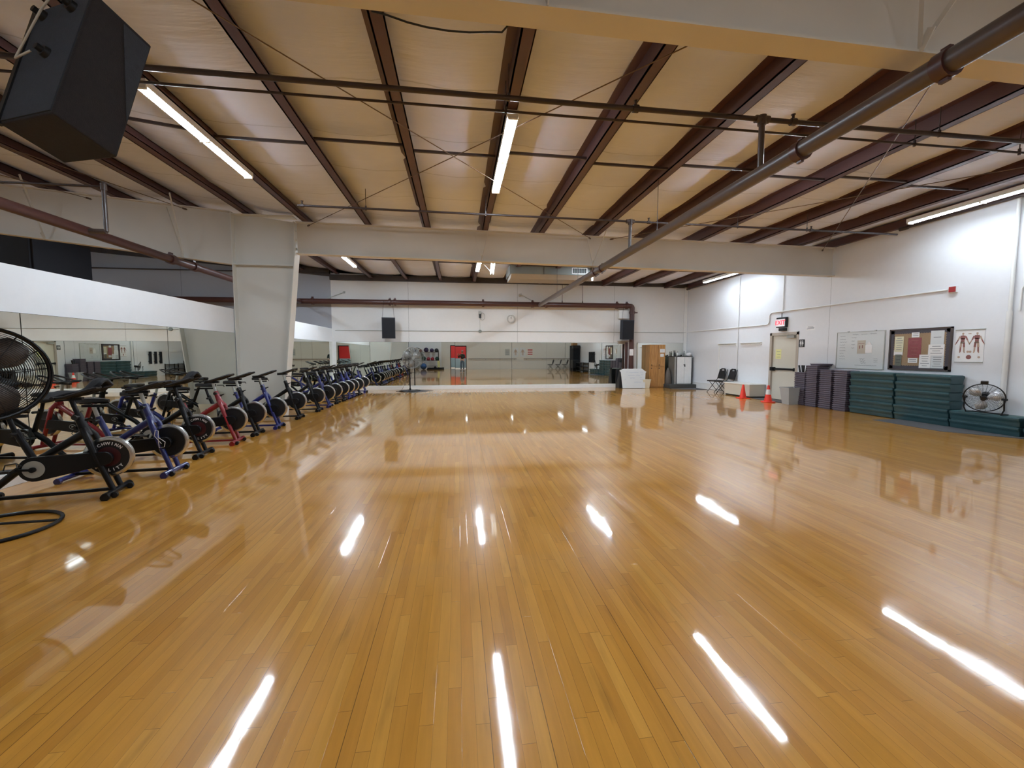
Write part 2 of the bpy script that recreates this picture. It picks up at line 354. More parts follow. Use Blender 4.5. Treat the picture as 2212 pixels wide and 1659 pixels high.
# ------------------------------------------------------------------ room
XL, XR, D, YR = -5.13, 10.34, 18.09, -4.3
XF, XA = -20.0, 12.8
YF, YN = 10.63, 2.97          # the two rigid frames
def zr(x):
    if x > -3.7: return 4.53-.0107*x
    if x > -5: return 4.57+(-3.7-x)/1.3*.17
    return 4.74+.083*(-5-x)
struct('floor', MB().box((XF, YR-.2, -.1), (XA, D+.15, 0)), 'floor')
struct('floor_hall', MB().box((-4, -9.2, -.1), (4, YR-.2, -.002)), 'tile')
mb = MB(); xs = []
PX = [-19.2+1.38*i for i in range(10)]
PX = [-18.6, -17.2, -15.85, -14.45, -13.1, -11.7, -10.3, -8.95, -7.55, -6.2, -4.9, -3.56, -2.16, -.77, .62, 2.03, 3.44, 4.86, 6.30, 7.75, 9.20]
knots = [XF]+PX+[10.24, 11.6, XA]
for a, b in zip(knots[:-1], knots[1:]):
    for k in range(8):
        t = k/8; x = a+(b-a)*t; xs.append((x, zr(x)+.215-.055*math.sin(PI*t)))
xs.append((XA, zr(XA)+.215)); ny = 46
ys = [YR-.2+(D+.1-YR+.2)*j/ny for j in range(ny+1)]
vs = [(x, y, z+.012*math.sin(y*5.1+x)+.008*math.sin(y*2.3-x*1.7)) for x, z in xs for y in ys]
fs = [(i*(ny+1)+j, (i+1)*(ny+1)+j, (i+1)*(ny+1)+j+1, i*(ny+1)+j+1) for i in range(len(xs)-1) for j in range(ny)]
mb.add(vs, fs); c = struct('ceiling', mb, 'insul', smooth=True); md = c.modifiers.new('thick', 'SOLIDIFY'); md.thickness = .1; md.offset = 1
# right wall with door opening
d0, d1, dz = 11.72, 12.80, 2.13
mb = MB().box((XR, -.3, 0), (XR+.2, d0, 4.62)).box((XR, d1, 0), (XR+.2, D+.1, 4.62)).box((XR, d0, dz), (XR+.2, d1, 4.62))
struct('wall_right', mb, 'wall_r')
struct('wall_alcove', MB().box((XR+.2, -.3, 0), (XA, -.1, 4.62)).box((XA, YR, 0), (XA+.15, -.1, 4.7)), 'wall_r')
struct('wall_back', MB().box((XL, D, 0), (XR+.2, D+.15, 4.55)).add([(XL, D, 4.5), (XR, D, 4.5), (XR, D, 4.45), (XL, D, 4.78), (XL, D+.1, 4.5), (XR, D+.1, 4.5), (XR, D+.1, 4.45), (XL, D+.1, 4.78)], [(0, 1, 2, 3), (4, 7, 6, 5), (3, 2, 6, 7)]), 'wall_b')
struct('wall_far', MB().box((XF, D, 0), (XL, D+.15, 6.3)), 'wall_g')
struct('wall_side', MB().box((XF-.15, YR, 0), (XF, D+.1, 6.5)), 'wall_g')
struct('wall_left', MB().box((XL-.14, YR, 0), (XL, D, 2.53)), 'band')
mb = MB().box((XF, YR-.2, 0), (-.72, YR, 6.4)).box((.74, YR-.2, 0), (XA, YR, 6.4)).box((-.72, YR-.2, 2.2), (.74, YR, 6.4))
struct('wall_rear', mb, 'wall_rear')
mb = MB().box((-4, -9.3, 1.0), (4, -9.2, 3.2)); struct('wall_hall', mb, 'red')
mb = MB().box((-4, -9.3, 0), (4, -9.2, 1.0)); struct('wall_hall', mb, 'bluegrey')
struct('wall_hall', MB().box((-4.1, -9.3, 0), (-4, YR-.2, 3.2)).box((4, -9.3, 0), (4.1, YR-.2, 3.2)), 'wall_rear')
struct('ceiling_hall', MB().box((-4.1, -9.3, 3.2), (4.1, YR-.2, 3.3)), 'white')
mb = MB().box((-.76, YR-.21, 0), (-.70, YR+.02, 2.22)).box((.72, YR-.21, 0), (.78, YR+.02, 2.22)).box((-.76, YR-.21, 2.18), (.78, YR+.02, 2.26))
struct('door_2', mb, 'blacks')
solo('hall_light', MB().box((-1.2, -7.2, 3.08), (1.2, -6.2, 3.195)), 'hall_tube', 'white ceiling light in the red hall seen in the mirror through the doorway', 'light')
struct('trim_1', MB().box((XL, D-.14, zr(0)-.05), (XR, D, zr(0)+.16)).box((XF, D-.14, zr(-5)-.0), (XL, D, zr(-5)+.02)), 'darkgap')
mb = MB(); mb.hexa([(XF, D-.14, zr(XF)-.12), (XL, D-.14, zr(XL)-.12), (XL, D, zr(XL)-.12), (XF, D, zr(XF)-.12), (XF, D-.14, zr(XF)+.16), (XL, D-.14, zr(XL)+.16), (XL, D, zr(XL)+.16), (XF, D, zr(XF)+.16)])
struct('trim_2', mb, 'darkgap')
struct('trim_3', MB().box((XR-.1, -.3, 4.42), (XR, D-.15, 4.60)), 'purlin')
struct('baseboard_right', MB().box((XR-.03, 14.75, 0), (XR, D, .25)).box((XR-.045, 14.75, .25), (XR, D, .27)), 'white')
struct('baseboard_back', MB().box((XL+.02, D-.20, 0), (7.22, D, .145)), 'white', bev=.004)
struct('baseboard_left', MB().box((XL, YR, 0), (XL+.10, YF-.16, .145)).box((XL, YF+.16, 0), (XL+.10, D-.2, .145)), 'white', bev=.004)
struct('trim_4', MB().box((-5.10, D-.035, .145), (-4.98, D, 2.0)).box((7.42, D-.03, .145), (7.46, D, 2.0)).box((10.20, D-.03, 0), (10.34, D, 4.5)).box((XL, D-.15, .145), (XL+.03, D, 2.0)), 'white')
# mirrors
def mirror_panel(a, b, wall, label, tilt=0.0):
    if wall == 'back':
        t = thing('wall_mirror', label, 'mirror', ((a+b)/2, D-.012, .145), 0, 'mirror panels along the back wall'); w = (b-a)/2-.006
        build('mirror_glass', MB().box((-w, -.006, 0), (w, .0, 1.84)), 'mirror', t).rotation_euler = (tilt, 0, 0)
        build('mirror_backing', MB().box((-w-.006, .004, 0), (w+.006, .010, 1.845)), 'gasket', t)
    else:
        t = thing('wall_mirror', label, 'mirror', (XL+.012, (a+b)/2, .145), 0, 'mirror panels along the left partition'); w = (b-a)/2-.006
        build('mirror_glass', MB().box((0, -w, 0), (.006, w, 1.83)), 'mirror', t)
        build('mirror_backing', MB().box((-.010, -w-.006, 0), (-.004, w+.006, 1.835)), 'gasket', t)
bs = [-4.98, -2.07, -.136, 2.305, 4.68, 7.40]
bl = ['back wall mirror panel behind the row of bikes, nearest the left corner', 'back wall mirror panel behind the grey pedestal fan, reflecting the ball rack', 'back wall mirror panel reflecting the red doorway and the photographer', 'back wall mirror panel reflecting wall posters, right of the doorway reflection', 'back wall mirror panel left of the brown pipe, reflecting chairs and green steps']
tl = [0, .0010, 0, 0, .0]
for i in range(5): mirror_panel(bs[i], bs[i+1], 'back', bl[i], tl[i])
mirror_panel(7.98, 10.20, 'back', 'short back wall mirror panel behind the wooden lockers and white cabinet')
ls = [-4.2, -1.86, .65, 3.16, 5.669, 8.187, 10.46]
ll = ['left partition mirror panel furthest behind the camera', 'left partition mirror panel second from the rear wall', 'left partition mirror panel beside the camera', 'left partition mirror panel behind the big black fan', 'left partition mirror panel reflecting the cream exit door', 'left partition mirror panel touching the near side of the cream column']
for i in range(6): mirror_panel(ls[i], ls[i+1], 'left', ll[i])
l2 = [10.82, 13.2, 15.6, 18.0]; lq = ['left partition mirror panel just beyond the cream column', 'left partition mirror panel second beyond the cream column', 'left partition mirror panel in the far corner by the back wall']
for i in range(3): mirror_panel(l2[i], l2[i+1], 'left', lq[i])
# ------------------------------------------------------------------ steel frames
def strip(mb, pts, y, hw, th):
    """flange plate following (x,z) pts, centred on y"""
    for (x0, z0), (x1, z1) in zip(pts[:-1], pts[1:]):
        d = Vector((x1-x0, 0, z1-z0)).normalized(); n = Vector((-d.z, 0, d.x))*th/2
        P = [Vector((x0, 0, z0)), Vector((x1, 0, z1))]
        mb.hexa([P[0]-n+Vector((0, y-hw, 0)), P[1]-n+Vector((0, y-hw, 0)), P[1]-n+Vector((0, y+hw, 0)), P[0]-n+Vector((0, y+hw, 0)),
                 P[0]+n+Vector((0, y-hw, 0)), P[1]+n+Vector((0, y-hw, 0)), P[1]+n+Vector((0, y+hw, 0)), P[0]+n+Vector((0, y+hw, 0))])
def web(mb, poly, y, th=.016):
    n = len(poly); vs = [(x, y-th/2, z) for x, z in poly]+[(x, y+th/2, z) for x, z in poly]
    mb.add(vs, [tuple(range(n)), tuple(range(2*n-1, n-1, -1))]+[(i, n+i, n+(i+1) % n, (i+1) % n) for i in range(n)])
def frame(y, bl, cl, near):
    hw = .10
    t = thing('roof_beam', bl, 'beam', (3.3, y, 3.7))
    o = Vector((3.3, y, 3.7))
    def sh(mb): mb.v = [tuple(Vector(v)-o) for v in mb.v]; return mb
    zb = 3.845; zb2 = 3.65
    mb = MB(); web(mb, [(-3.73, zb), (XR, zb2), (XR, zr(XR)-.005), (-3.73, zr(-3.73)-.005)], y); build('web', sh(mb), 'beam', t)
    mb = MB(); strip(mb, [(-3.73, zb), (XR, zb2)], y, hw, .02); build('bottom_flange', sh(mb), 'beam', t)
    mb = MB(); strip(mb, [(-3.73, zr(-3.73)-.015), (XR, zr(XR)-.015)], y, hw, .02); build('top_flange', sh(mb), 'beam', t)
    mb = MB()
    for x in (-.2, 3.4, 7.0): mb.box((x-.006, y-hw+.01, 3.86-.0139*(x+3.7)), (x+.006, y+hw-.01, zr(x)-.03))
    t2 = thing('roof_beam', bl.replace('spanning the room', 'continuing left above the partition'), 'beam', (-12, y, 4.6)); o2 = Vector((-12, y, 4.6))
    def sh2(mb): mb.v = [tuple(Vector(v)-o2) for v in mb.v]; return mb
    zz = [(-5.13, 3.56), (-9.8, 4.10), (XF, 5.28)]
    mb = MB(); web(mb, zz+[(XF, zr(XF)-.005), (-9.8, zr(-9.8)-.005), (-5.13, zr(-5.13)-.005)], y); build('web', sh2(mb), 'beam', t2)
    mb = MB(); strip(mb, zz, y, hw, .02); build('bottom_flange', sh2(mb), 'beam', t2)
    mb = MB(); strip(mb, [(-5.13, zr(-5.13)-.015), (XF, zr(XF)-.015)], y, hw, .02); build('top_flange', sh2(mb), 'beam', t2)
    # column
    t3 = thing('steel_column', cl, 'column', (-4.6, y, 0)); o3 = Vector((-4.6, y, 0))
    def sh3(mb): mb.v = [tuple(Vector(v)-o3) for v in mb.v]; return mb
    mb = MB(); web(mb, [(-5.10, 0), (-4.14, 0), (-3.75, 3.845), (-3.75, zr(-3.75)-.02), (-5.10, zr(-5.1)-.02)], y); build('web', sh3(mb), 'column', t3)
    mb = MB(); strip(mb, [(-5.10, 0), (-5.10, zr(-5.1)-.03)], y, .15, .02); build('outer_flange', sh3(mb), 'column', t3)
    mb = MB(); strip(mb, [(-4.14, 0), (-3.75, 3.845), (-3.75, zr(-3.75)-.03)], y, .15, .02); build('inner_flange', sh3(mb), 'column', t3)
    mb = MB().box((-5.09, y-.14, 3.54), (-3.79, y+.14, 3.56)).box((-5.09, y-.14, zr(-4.9)-.06), (-3.77, y+.14, zr(-4.9)-.045)); build('stiffener_plate', sh3(mb), 'column', t3)
    mb = MB()
    for z in (3.95, 4.15, 4.35): 
        for s in (-.07, .07): mb.cyl((-3.76, y+s, z), (-3.715, y+s, z), .016, 6)
    build('bolt', sh3(mb), 'column', t3)
frame(YF, 'deep cream steel roof beam spanning the room beyond the centre lights', 'cream tapered steel column standing among the bikes at the left partition', False)
frame(YN, 'deep cream steel roof beam spanning the room overhead nearest the camera', 'cream tapered steel column beside the big black fan, out at the left edge', True)
# flange braces
def brace(x, y, dy, lab, z0=None):
    zb = (3.845-(x+3.7)*.0139 if x > -4 else 3.56+(-5.13-x)*.1156)
    mb = MB().bar((0, 0, 0), (.16, dy, zr(x)-zb+.03), .045, .006, (1, 0, 0)).bar((0, 0, 0), (-.20, dy*.25, zr(x)-zb-.12), .035, .006, (1, 0, 0)).bar((.0, 0, -.02), (.0, dy*.12, .10), .06, .01, (1, 0, 0))
    solo('flange_brace', mb, 'beam', lab, 'brace', 'flange braces on the roof beams', loc=(x, y-.1 if dy < 0 else y+.1, zb+.012))
for x, n in ((.60, 'below the central hanging light'), (3.42, 'where the long brown pipe crosses'), (-6.15, 'left of the cream column'), (-8.9, 'at the far left over the partition')):
    brace(x, YF, -.62, 'cream flange brace on the far beam near face, '+n)
    if x > 0: brace(x, YF, .62, 'cream flange brace on the far beam hidden side, '+n)
brace(3.42, YN, -.6, 'cream flange brace on the nearest roof beam, where the long brown pipe crosses'); brace(.60, YN, -.6, 'cream flange brace on the nearest roof beam at the top centre of the photo')
# purlins
side = {14: 'right above the central hanging light'}
for i, x in enumerate(PX):
    z = zr(x)
    mb = MB().box((-.010, YR-.1, 0), (.010, D-.02, .205)).box((-.01, YR-.1, 0), (.135, D-.02, .012)).box((.123, YR-.1, 0), (.135, D-.02, .03)).box((-.11, YR-.1, .193), (.01, D-.02, .205))
    if i == 14: lb = 'brown steel roof purlin running right above the central light fixture'
    elif i > 14: lb = 'brown steel roof purlin, %s to the right of the central light' % ORD[i-15]
    else: lb = 'brown steel roof purlin, %s to the left of the central light' % ORD[13-i]
    solo('roof_purlin', mb, 'purlin', lb, 'purlin', 'brown steel purlins under the roof', loc=(x, 0, z+.0))
# bridging bars between purlins (staggered), one line in each bay
for (y0, nm) in ((6.62, 'middle'), (14.4, 'far')):
    for i in range(9, len(PX)-1):
        x0, x1 = PX[i]+.02, PX[i+1]-.02; y = y0+(.10 if i % 2 else -.05)
        mb = MB().bar((x0-PX[i], 0, .0), (x1-PX[i], 0, zr(x1)-zr(x0)), .035, .035)
        solo('bridging_bar', mb, 'darkpipe', 'dark bridging bar across the %s roof bay, %s gap from the left' % (nm, ORD[i-9]), 'bar', 'bridging bars between the purlins', loc=(PX[i], y, zr(x0)+.03))
# bracing rods
def rodobj(p, q, lab, r=.007): 
    p, q = Vector(p), Vector(q); mb = MB().cyl((0, 0, 0), q-p, r, 6); dv = (q-p).normalized()
    mb.cyl(dv*.02, dv*.10, .02, 6).cyl((q-p)-dv*.10, (q-p)-dv*.02, .02, 6)
    solo('bracing_rod', mb, 'rod', lab, 'rod', 'crossed bracing rods under the roof', loc=p, smooth=True)
rodobj((-3.02, 3.08, 4.47), (3.35, 10.50, 4.40), 'thin steel bracing rod from upper left to the far beam, crossing the central light')
rodobj((3.0, 3.08, 4.44), (-3.45, 10.50, 4.46), 'thin steel bracing rod from upper right down to the cream column head')
rodobj((3.85, 10.50, 4.40), (9.9, 4.4, 4.36), 'thin steel bracing rod rising right from beside the riser pipe on the far beam')
rodobj((4.6, 3.5, 4.39), (9.88, 10.50, 4.30), 'thin steel bracing rod running down to the right wall end of the far beam')
rodobj((-9.5, 3.1, 5.0), (-6.0, 10.5, 4.72), 'thin steel bracing rod over the left partition near the beam top'); 
rodobj((-12.5, 4.5, 5.2), (-7.9, 10.5, 4.86), 'thin steel bracing rod at the far left over the partition')
# ------------------------------------------------------------------ pipes
def coupling(mb, p, d, r, w=.10):
    p, d = Vector(p), Vector(d).normalized(); mb.cyl(p-d*w/2, p+d*w/2, r, 16)
ZM = 3.55
t = thing('sprinkler_main', 'long brown sprinkler main pipe running overhead from upper right to the back wall', 'pipe', (3.46, 0, ZM))
build('pipe', MB().tube([(0, YR, 0), (0, 17.76, .02)], .082, 20), 'pipe_grey', t, smooth=True)
for y in (2.72, 4.0, 9.93, 10.4, -1.5):
    mb = MB(); coupling(mb, (0, y, 0), (0, 1, 0), .100, .09); mb.box((-.016, y-.03, -.118), (.016, y+.03, -.09)).box((-.016, y-.03, .09), (.016, y+.03, .12)); build('coupling', mb, 'pipe', t, smooth=True)
mb = MB()
for y in (7.1, 12.0, 14.6): mb.cyl((0, y, .08), (0, y, zr(3.46)-ZM+.02), .006, 6); mb.cyl((0, y, -.0), (0, y, .12), .012, 6)
build('hanger_rod', mb, 'darkpipe', t)
t = thing('sprinkler_main', 'brown sprinkler main pipe running high over the room beyond the left partition', 'pipe', (-6.18, 0, ZM))
build('pipe', MB().tube([(0, YR, .0), (0, 17.6, 0)], .082, 20), 'pipe', t, smooth=True)
build('hanger_rod', MB().cyl((0, 4.2, .07), (0, 4.2, zr(-6.18)-ZM+.03), .006, 6).cyl((0, 13.2, .07), (0, 13.2, zr(-6.18)-ZM+.03), .006, 6), 'darkpipe', t)
for y in (10.15, 10.95, 5.2):
    mb = MB(); coupling(mb, (0, y, 0), (0, 1, 0), .108, .12); mb.box((-.02, y-.05, .1), (.02, y+.05, .14)); build('coupling', mb, 'pipe', t, smooth=True)
t = thing('cross_main', 'brown main pipe along the back wall turning down beside the wooden lockers', 'pipe', (0, 17.79, 0))
arc = [(7.50+.10*math.sin(a), 0, 3.49+.10*math.cos(a)) for a in [R(x) for x in range(0, 91, 15)]]
build('pipe', MB().tube([(-12.5, 0, 3.59)]+[(7.50, 0, 3.59)]+arc[1:]+[(7.60, 0, 0.02)], .105, 20), 'pipe', t, smooth=True)
for x in (-5.75, -2.75, -2.55, 1.05, 3.15, 3.75, 6.9, 7.35):
    mb = MB(); coupling(mb, (x, 0, 3.59), (1, 0, 0), .135, .09); mb.box((x-.04, -.02, 3.72), (x+.04, .02, 3.77)); build('coupling', mb, 'pipe', t, smooth=True)
mb = MB(); coupling(mb, (7.6, 0, 3.30), (0, 0, 1), .13, .10); coupling(mb, (7.6, 0, .6), (0, 0, 1), .13, .10); mb.cyl((7.6, 0, 3.3), (7.85, 0, 3.3), .02, 8); build('coupling', mb, 'pipe', t, smooth=True)
mb = MB()
for x in (4.45, 5.35): mb.cyl((x, 0, 3.65), (x, 0, zr(x)), .010, 6); mb.cyl((x, 0, 3.68), (x, 0, 3.80), .03, 8, .01)
build('hanger_rod', mb, 'darkpipe', t)
for (a, b, n) in (((2.65, 0, 4.0), (3.3, 0, 3.66), 0), ((-4.6, .25, 4.0), (-5.3, 0, 3.66), 1)):
    mb = MB().cyl(a, b, .018, 8); mb.box((a[0]-.04, a[1]-.0, a[2]-.04), (a[0]+.04, a[1]+.28-(.25 if n else 0), a[2]+.04)); build('sway_brace', mb, 'silver', t)
build('rear_pipe', MB().cyl((7.42, .13, 0), (7.42, .13, 2.0), .06, 14), 'pipe', t, smooth=True)
def papers(name, mb_w, mb_i, mats, label, cat, loc, rz=0, group=None):
    t = thing(name, label, cat, loc, rz, group); build('sheet', mb_w, mats[0], t)
    if mb_i and mb_i.v: build('print', mb_i, mats[1], t)
    return t
def lines(mb, x0, x1, z0, z1, n, y=-.004, seed=1, th=.006):
    rnd = random.Random(seed)
    for i in range(n):
        z = z1-(z1-z0)*(i+.5)/n; x = x0
        while x < x1-.01:
            w = rnd.uniform(.02, .09)*(x1-x0)*1.6; e = min(x+w, x1)
            if rnd.random() > .15: mb.box((x, y-.001, z-th/2), (e, y, z+th/2))
            x = e+.03*(x1-x0)+.004
papers('paper_notice', MB().box((-.09, -.002, -.14), (.09, 0, .14)), (lambda m: (lines(m, -.06, .06, -.1, .1, 5, seed=3), m)[1])(MB()), ('paper', 'ink'), 'white paper notice taped to the vertical brown pipe by the lockers', 'notice', (7.56, 17.68, 1.56))
# branch lines
def branch(y, z, x0, x1, r, lab, riserx=None, nip=()):
    t = thing('sprinkler_branch', lab, 'pipe', (0, y, z)); build('pipe', MB().tube([(x0, 0, .0), (x1, 0, -.0107*(x1-x0)*.6)], r, 10), 'darkpipe', t, smooth=True)
    sl = lambda x: -.0107*(x-x0)*.6
    if riserx is not None:
        mb = MB().cyl((riserx, 0, sl(riserx)), (riserx, 0, ZM-z+.05), .032, 12); mb.cyl((riserx, 0, sl(riserx)-.06), (riserx, 0, sl(riserx)+.04), .047, 12); mb.cyl((riserx-.08, 0, sl(riserx)), (riserx+.08, 0, sl(riserx)), .042, 12)
        build('riser', mb, 'pipe_grey', t, smooth=True)
    for x in nip:
        mb = MB().cyl((x, 0, sl(x)), (x, 0, sl(x)+.08), .014, 8); mb.cyl((x, 0, sl(x)+.08), (x, 0, sl(x)+.085), .025, 10); mb.cyl((x-.03, 0, sl(x)), (x+.03, 0, sl(x)), r*1.5, 10); build('sprinkler_head', mb, 'darkpipe', t)
    mb = MB()
    for x in (x0+1.2, .55, 5.8, 7.4):
        if x0 < x < x1: mb.cyl((x, 0, sl(x)), (x, 0, zr(x)-z), .006, 6); mb.cyl((x, 0, sl(x)-.03), (x, 0, sl(x)+.05), .016, 6)
    build('hanger_rod', mb, 'darkpipe', t)
branch(4.58, 4.215, -4.6, 10.2, .027, 'dark sprinkler branch pipe crossing the room overhead, the nearest and thicker one', 3.46, (1.95, 3.85, 7.3))
branch(4.86, 4.235, -4.6, 10.1, .014, 'thin dark pipe just behind the nearest branch pipe overhead')
branch(8.28, 4.195, -2.88, 9.6, .021, 'dark sprinkler branch pipe crossing the room in front of the far beam', 3.46, (-2.8, 3.85, 7.5))
t = thing('sprinkler_branch', 'short dark branch pipe with a riser above the partition at the left', 'pipe', (-5.85, 8.02, 0))
build('pipe', MB().tube([(-6, 0, 4.28), (0, 0, 4.28)], .02, 10), 'darkpipe', t, smooth=True)
build('riser', MB().cyl((0, 0, 3.55), (0, 0, 4.32), .032, 12).cyl((0, 0, 4.22), (0, 0, 4.33), .045, 12).tube([(-.33, 0, 3.55), (0, 0, 3.55)], .04, 10), 'pipe_grey', t, smooth=True)
solo('gas_pipe', MB().cyl((10.13, 12.2, 4.36), (10.13, 17.6, 4.36), .03, 10).cyl((10.13, 17.55, 4.36), (10.13, 17.75, 4.36), .05, 10), 'darkpipe', 'dark pipe along the top of the right wall beyond the far beam', 'pipe', smooth=True)
solo('gas_pipe', MB().cyl((10.18, 4.0, 4.37), (10.18, 8.6, 4.37), .028, 10).cyl((10.18, 8.55, 4.37), (10.18, 8.72, 4.37), .045, 10), 'darkpipe', 'dark pipe along the top of the right wall above the bulletin board', 'pipe', smooth=True)
# ------------------------------------------------------------------ lights
def strip_light(x, y, lab, tm='tube'):
    z = zr(x)-.005 if x < 9 else 4.30
    t = thing('strip_light', lab, 'light', (x, y, z), 0, 'fluorescent strip lights under the roof')
    build('housing', MB().box((-.062, -1.24, -.055), (.062, 1.24, 0)).box((-.070, -1.24, -.080), (-.062, 1.24, 0)).box((.062, -1.24, -.080), (.070, 1.24, 0)), 'lamp', t)
    mb = MB()
    for yy in (-1.235, -.02, 1.205): mb.box((-.062, yy, -.105), (.062, yy+.03, -.05))
    build('socket', mb, 'lamp', t)
    for s in (-1, 1):
        for (a, b) in ((-1.20, -.03), (.03, 1.20)): build('tube', MB().cyl((s*.036, a, -.080), (s*.036, b, -.080), .018, 12), tm, t, smooth=True)
    return t
LX = [(-3.50, 'over the row of bikes'), (.70, 'in the centre of the room'), (4.89, 'behind the long brown pipe'), (9.38, 'beside the right wall')]
for x, y in ((-10.2, 6.0), (-15.5, 6.0), (-8.6, 13.6), (-15.5, 13.0)): strip_light(x, y, 'added unseen strip light beyond the left partition, %s and %s' % ('far left' if x < -12 else 'near the partition', 'before the far beam' if y < 10 else 'beyond the far beam'))  # lamps added out of view to brighten the space beyond the partition
for x, n in LX:
    strip_light(x, 6.62, 'lit double-tube strip light %s, before the far beam' % n, 'tube_dim' if x > 9 else 'tube')
    strip_light(x, 14.0, 'lit double-tube strip light %s, beyond the far beam' % n, 'tube_dim' if x > 9 else 'tube_far')
    strip_light(x, -1.3, 'lit double-tube strip light %s, behind the camera' % n, 'tube_dim')
t = thing('strip_light', 'added tilted white bar with a weak glow beyond the far beam, near the centre', 'light', (1.15, 14.0, 4.36)); t.rotation_euler = (R(-11), 0, R(-2))  # made-up fixture standing in for a bright white shape; no known lamp
build('housing', MB().box((-.07, -.62, 0), (.07, .62, .05)), 'lamp', t)
for s in (-1, 1): build('tube', MB().cyl((s*.045, -.60, -.02), (s*.045, .60, -.02), .018, 12), 'glow_weak', t, smooth=True)
build('strap', MB().bar((0, .6, .02), (-.30, .6, .36), .03, .012), 'white', t)
solo('overhead_cable', MB().tube([(-.57, 3.15, 3.845), (-.47, 3.15, 3.83), (-.33, 3.15, 3.795), (-.20, 3.15, 3.775), (-.05, 3.15, 3.765), (.10, 3.15, 3.768), (.25, 3.15, 3.785), (.33, 3.15, 3.79), (.40, 3.10, 3.84)], .0065, 8), 'blackp', 'thin black cable sagging below the nearest roof beam at the top of the photo', 'cable', smooth=True)
# ------------------------------------------------------------------ duct and dark unit
t = thing('air_duct', 'long grey air duct with a vent hanging beyond the far beam near the ceiling', 'duct', (3.3, 15.3, 4.12))
build('duct_body', MB().box((-1.5, -.6, .16), (1.45, .6, .46)), 'duct', t, bev=.01)
build('lower_duct', MB().add([(-1.45, -.58, .16), (1.40, -.58, .16), (1.40, .55, .16), (-1.45, .55, .16), (-1.45, -.35, .03), (1.30, -.35, .03), (1.3, .5, .03), (-1.45, .5, .03)], [(0, 1, 2, 3), (7, 6, 5, 4), (0, 4, 5, 1), (1, 5, 6, 2), (2, 6, 7, 3), (3, 7, 4, 0)]), 'ductd', t)
mb = MB().box((.72, -.615, .20), (1.28, -.60, .225)).box((.72, -.615, .39), (1.28, -.60, .415)).box((.72, -.615, .2), (.745, -.6, .41)).box((1.255, -.615, .2), (1.28, -.6, .41)); v = build('vent_frame', mb, 'white', t)
mb = MB()
for i in range(8): mb.box((.76+i*.063, -.612, .225), (.785+i*.063, -.6, .39))
build('vent_slats', mb, 'blackp', v)
build('bracket', MB().box((1.47, -.5, .0), (1.53, -.44, .62)), 'white', t); build('seam_strip', MB().box((-.3, -.61, .16), (-.28, -.6, .46)), 'gasket', t)
solo('heater_unit', MB().box((-1.2, -.8, 0), (.9, 1.2, 1.45)).box((.9, -.75, .05), (.96, 1.15, 1.4)).cyl((-1, 0, 1.4), (-1, 0, 1.96), .02, 6).cyl((.8, 0, 1.4), (.8, 0, 1.85), .02, 6), 'blackf', 'large dark box-shaped heater unit hanging high at the far left beyond the partition', 'heater', loc=(-12.73, 14.3, 3.45), bev=.02)
# ------------------------------------------------------------------ hanging speakers
def place(o, d): return o+d
cam0 = Vector((0, 0, 1.5))
fit = {'V0': (-2.082, 2.557, 2.749), 'V3': (-1.975, 2.821, 2.648), 'V1': (-2.484, 2.73, 2.755), 'V13': (-2.392, 2.996, 2.668), 'T0': (-1.984, 2.75, 3.5), 'T1': (-2.411, 2.926, 3.494), 'T3': (-1.876, 3.016, 3.409), 'T13': (-2.303, 3.191, 3.403)}
V = {k: Vector(v) for k, v in fit.items()}
base = V['V13']
t = thing('loudspeaker', 'large dark grey carpeted loudspeaker hanging tilted at the top left corner', 'speaker', base)
mb = MB(); mb.hexa([V[k]-base for k in ('V0', 'V3', 'V13', 'V1', 'T0', 'T3', 'T13', 'T1')]); build('cabinet', mb, 'carpetc', t, bev=.008)
eA = (V['T0']-V['V0']).normalized(); uA = (V['V1']-V['V0']).normalized(); nA = eA.cross(uA).normalized()
if nA.dot(V['V3']-V['V0']) > 0: nA = -nA
def fa(a, b, n=0): # on the back panel: a along V0->V1, b along V0->T0
    p = V['V0'].lerp(V['V1'], a); q = V['T0'].lerp(V['T1'], a); return p.lerp(q, b)+nA*n-base
mb = MB(); mb.hexa([fa(.03, .02, .0), fa(.97, .02, .0), fa(.97, .98, .0), fa(.03, .98, .0), fa(.03, .02, .006), fa(.97, .02, .006), fa(.97, .98, .006), fa(.03, .98, .006)]); build('back_panel', mb, 'carpetb', t)
for a, b in ((.82, .91), (.28, .90), (.48, .53)):
    mb = MB(); mb.cyl(fa(a, b, .004), fa(a, b, .030), .034, 14, .030).cyl(fa(a, b, .03), fa(a, b, .055), .018, 10); build('mount_knob', mb, 'blackp', t, smooth=True)
eB = (V['T3']-V['V3']); fr = lambda a, b, n: (V['V0'].lerp(V['V3'], a).lerp(V['T0'].lerp(V['T3'], a), b)-base+((V['V3']-V['V0']).cross(V['T0']-V['V0']).normalized()*n))
nB = (V['V3']-V['V0']).cross(V['T0']-V['V0']).normalized(); sg = 1 if nB.dot(V['V1']-V['V0']) < 0 else -1
mb = MB(); mb.hexa([fr(.97, .30, 0), fr(.97, .97, 0), fr(.50, .97, 0), fr(.50, .96, 0), fr(.97, .30, .004*sg), fr(.97, .97, .004*sg), fr(.50, .97, .004*sg), fr(.50, .96, .004*sg)]); build('side_panel', mb, 'carpetb', t)
mb = MB().bar(V['T1']-base, V['V1']-base, .03, .03); build('corner_strip', mb, 'blackp', t)
pk = [fa(.56, .50, .05), fa(.66, .46, .06), fa(.76, .45, .06), fa(.74, .50, .06), fa(.52, .66, .08), fa(.46, .80, .08), fa(.48, .95, .06), fa(.46, 1.06, .05)]
pts = []
for i in range(len(pk)-1):
    for k in range(4): pts.append(pk[i].lerp(pk[i+1], k/4))
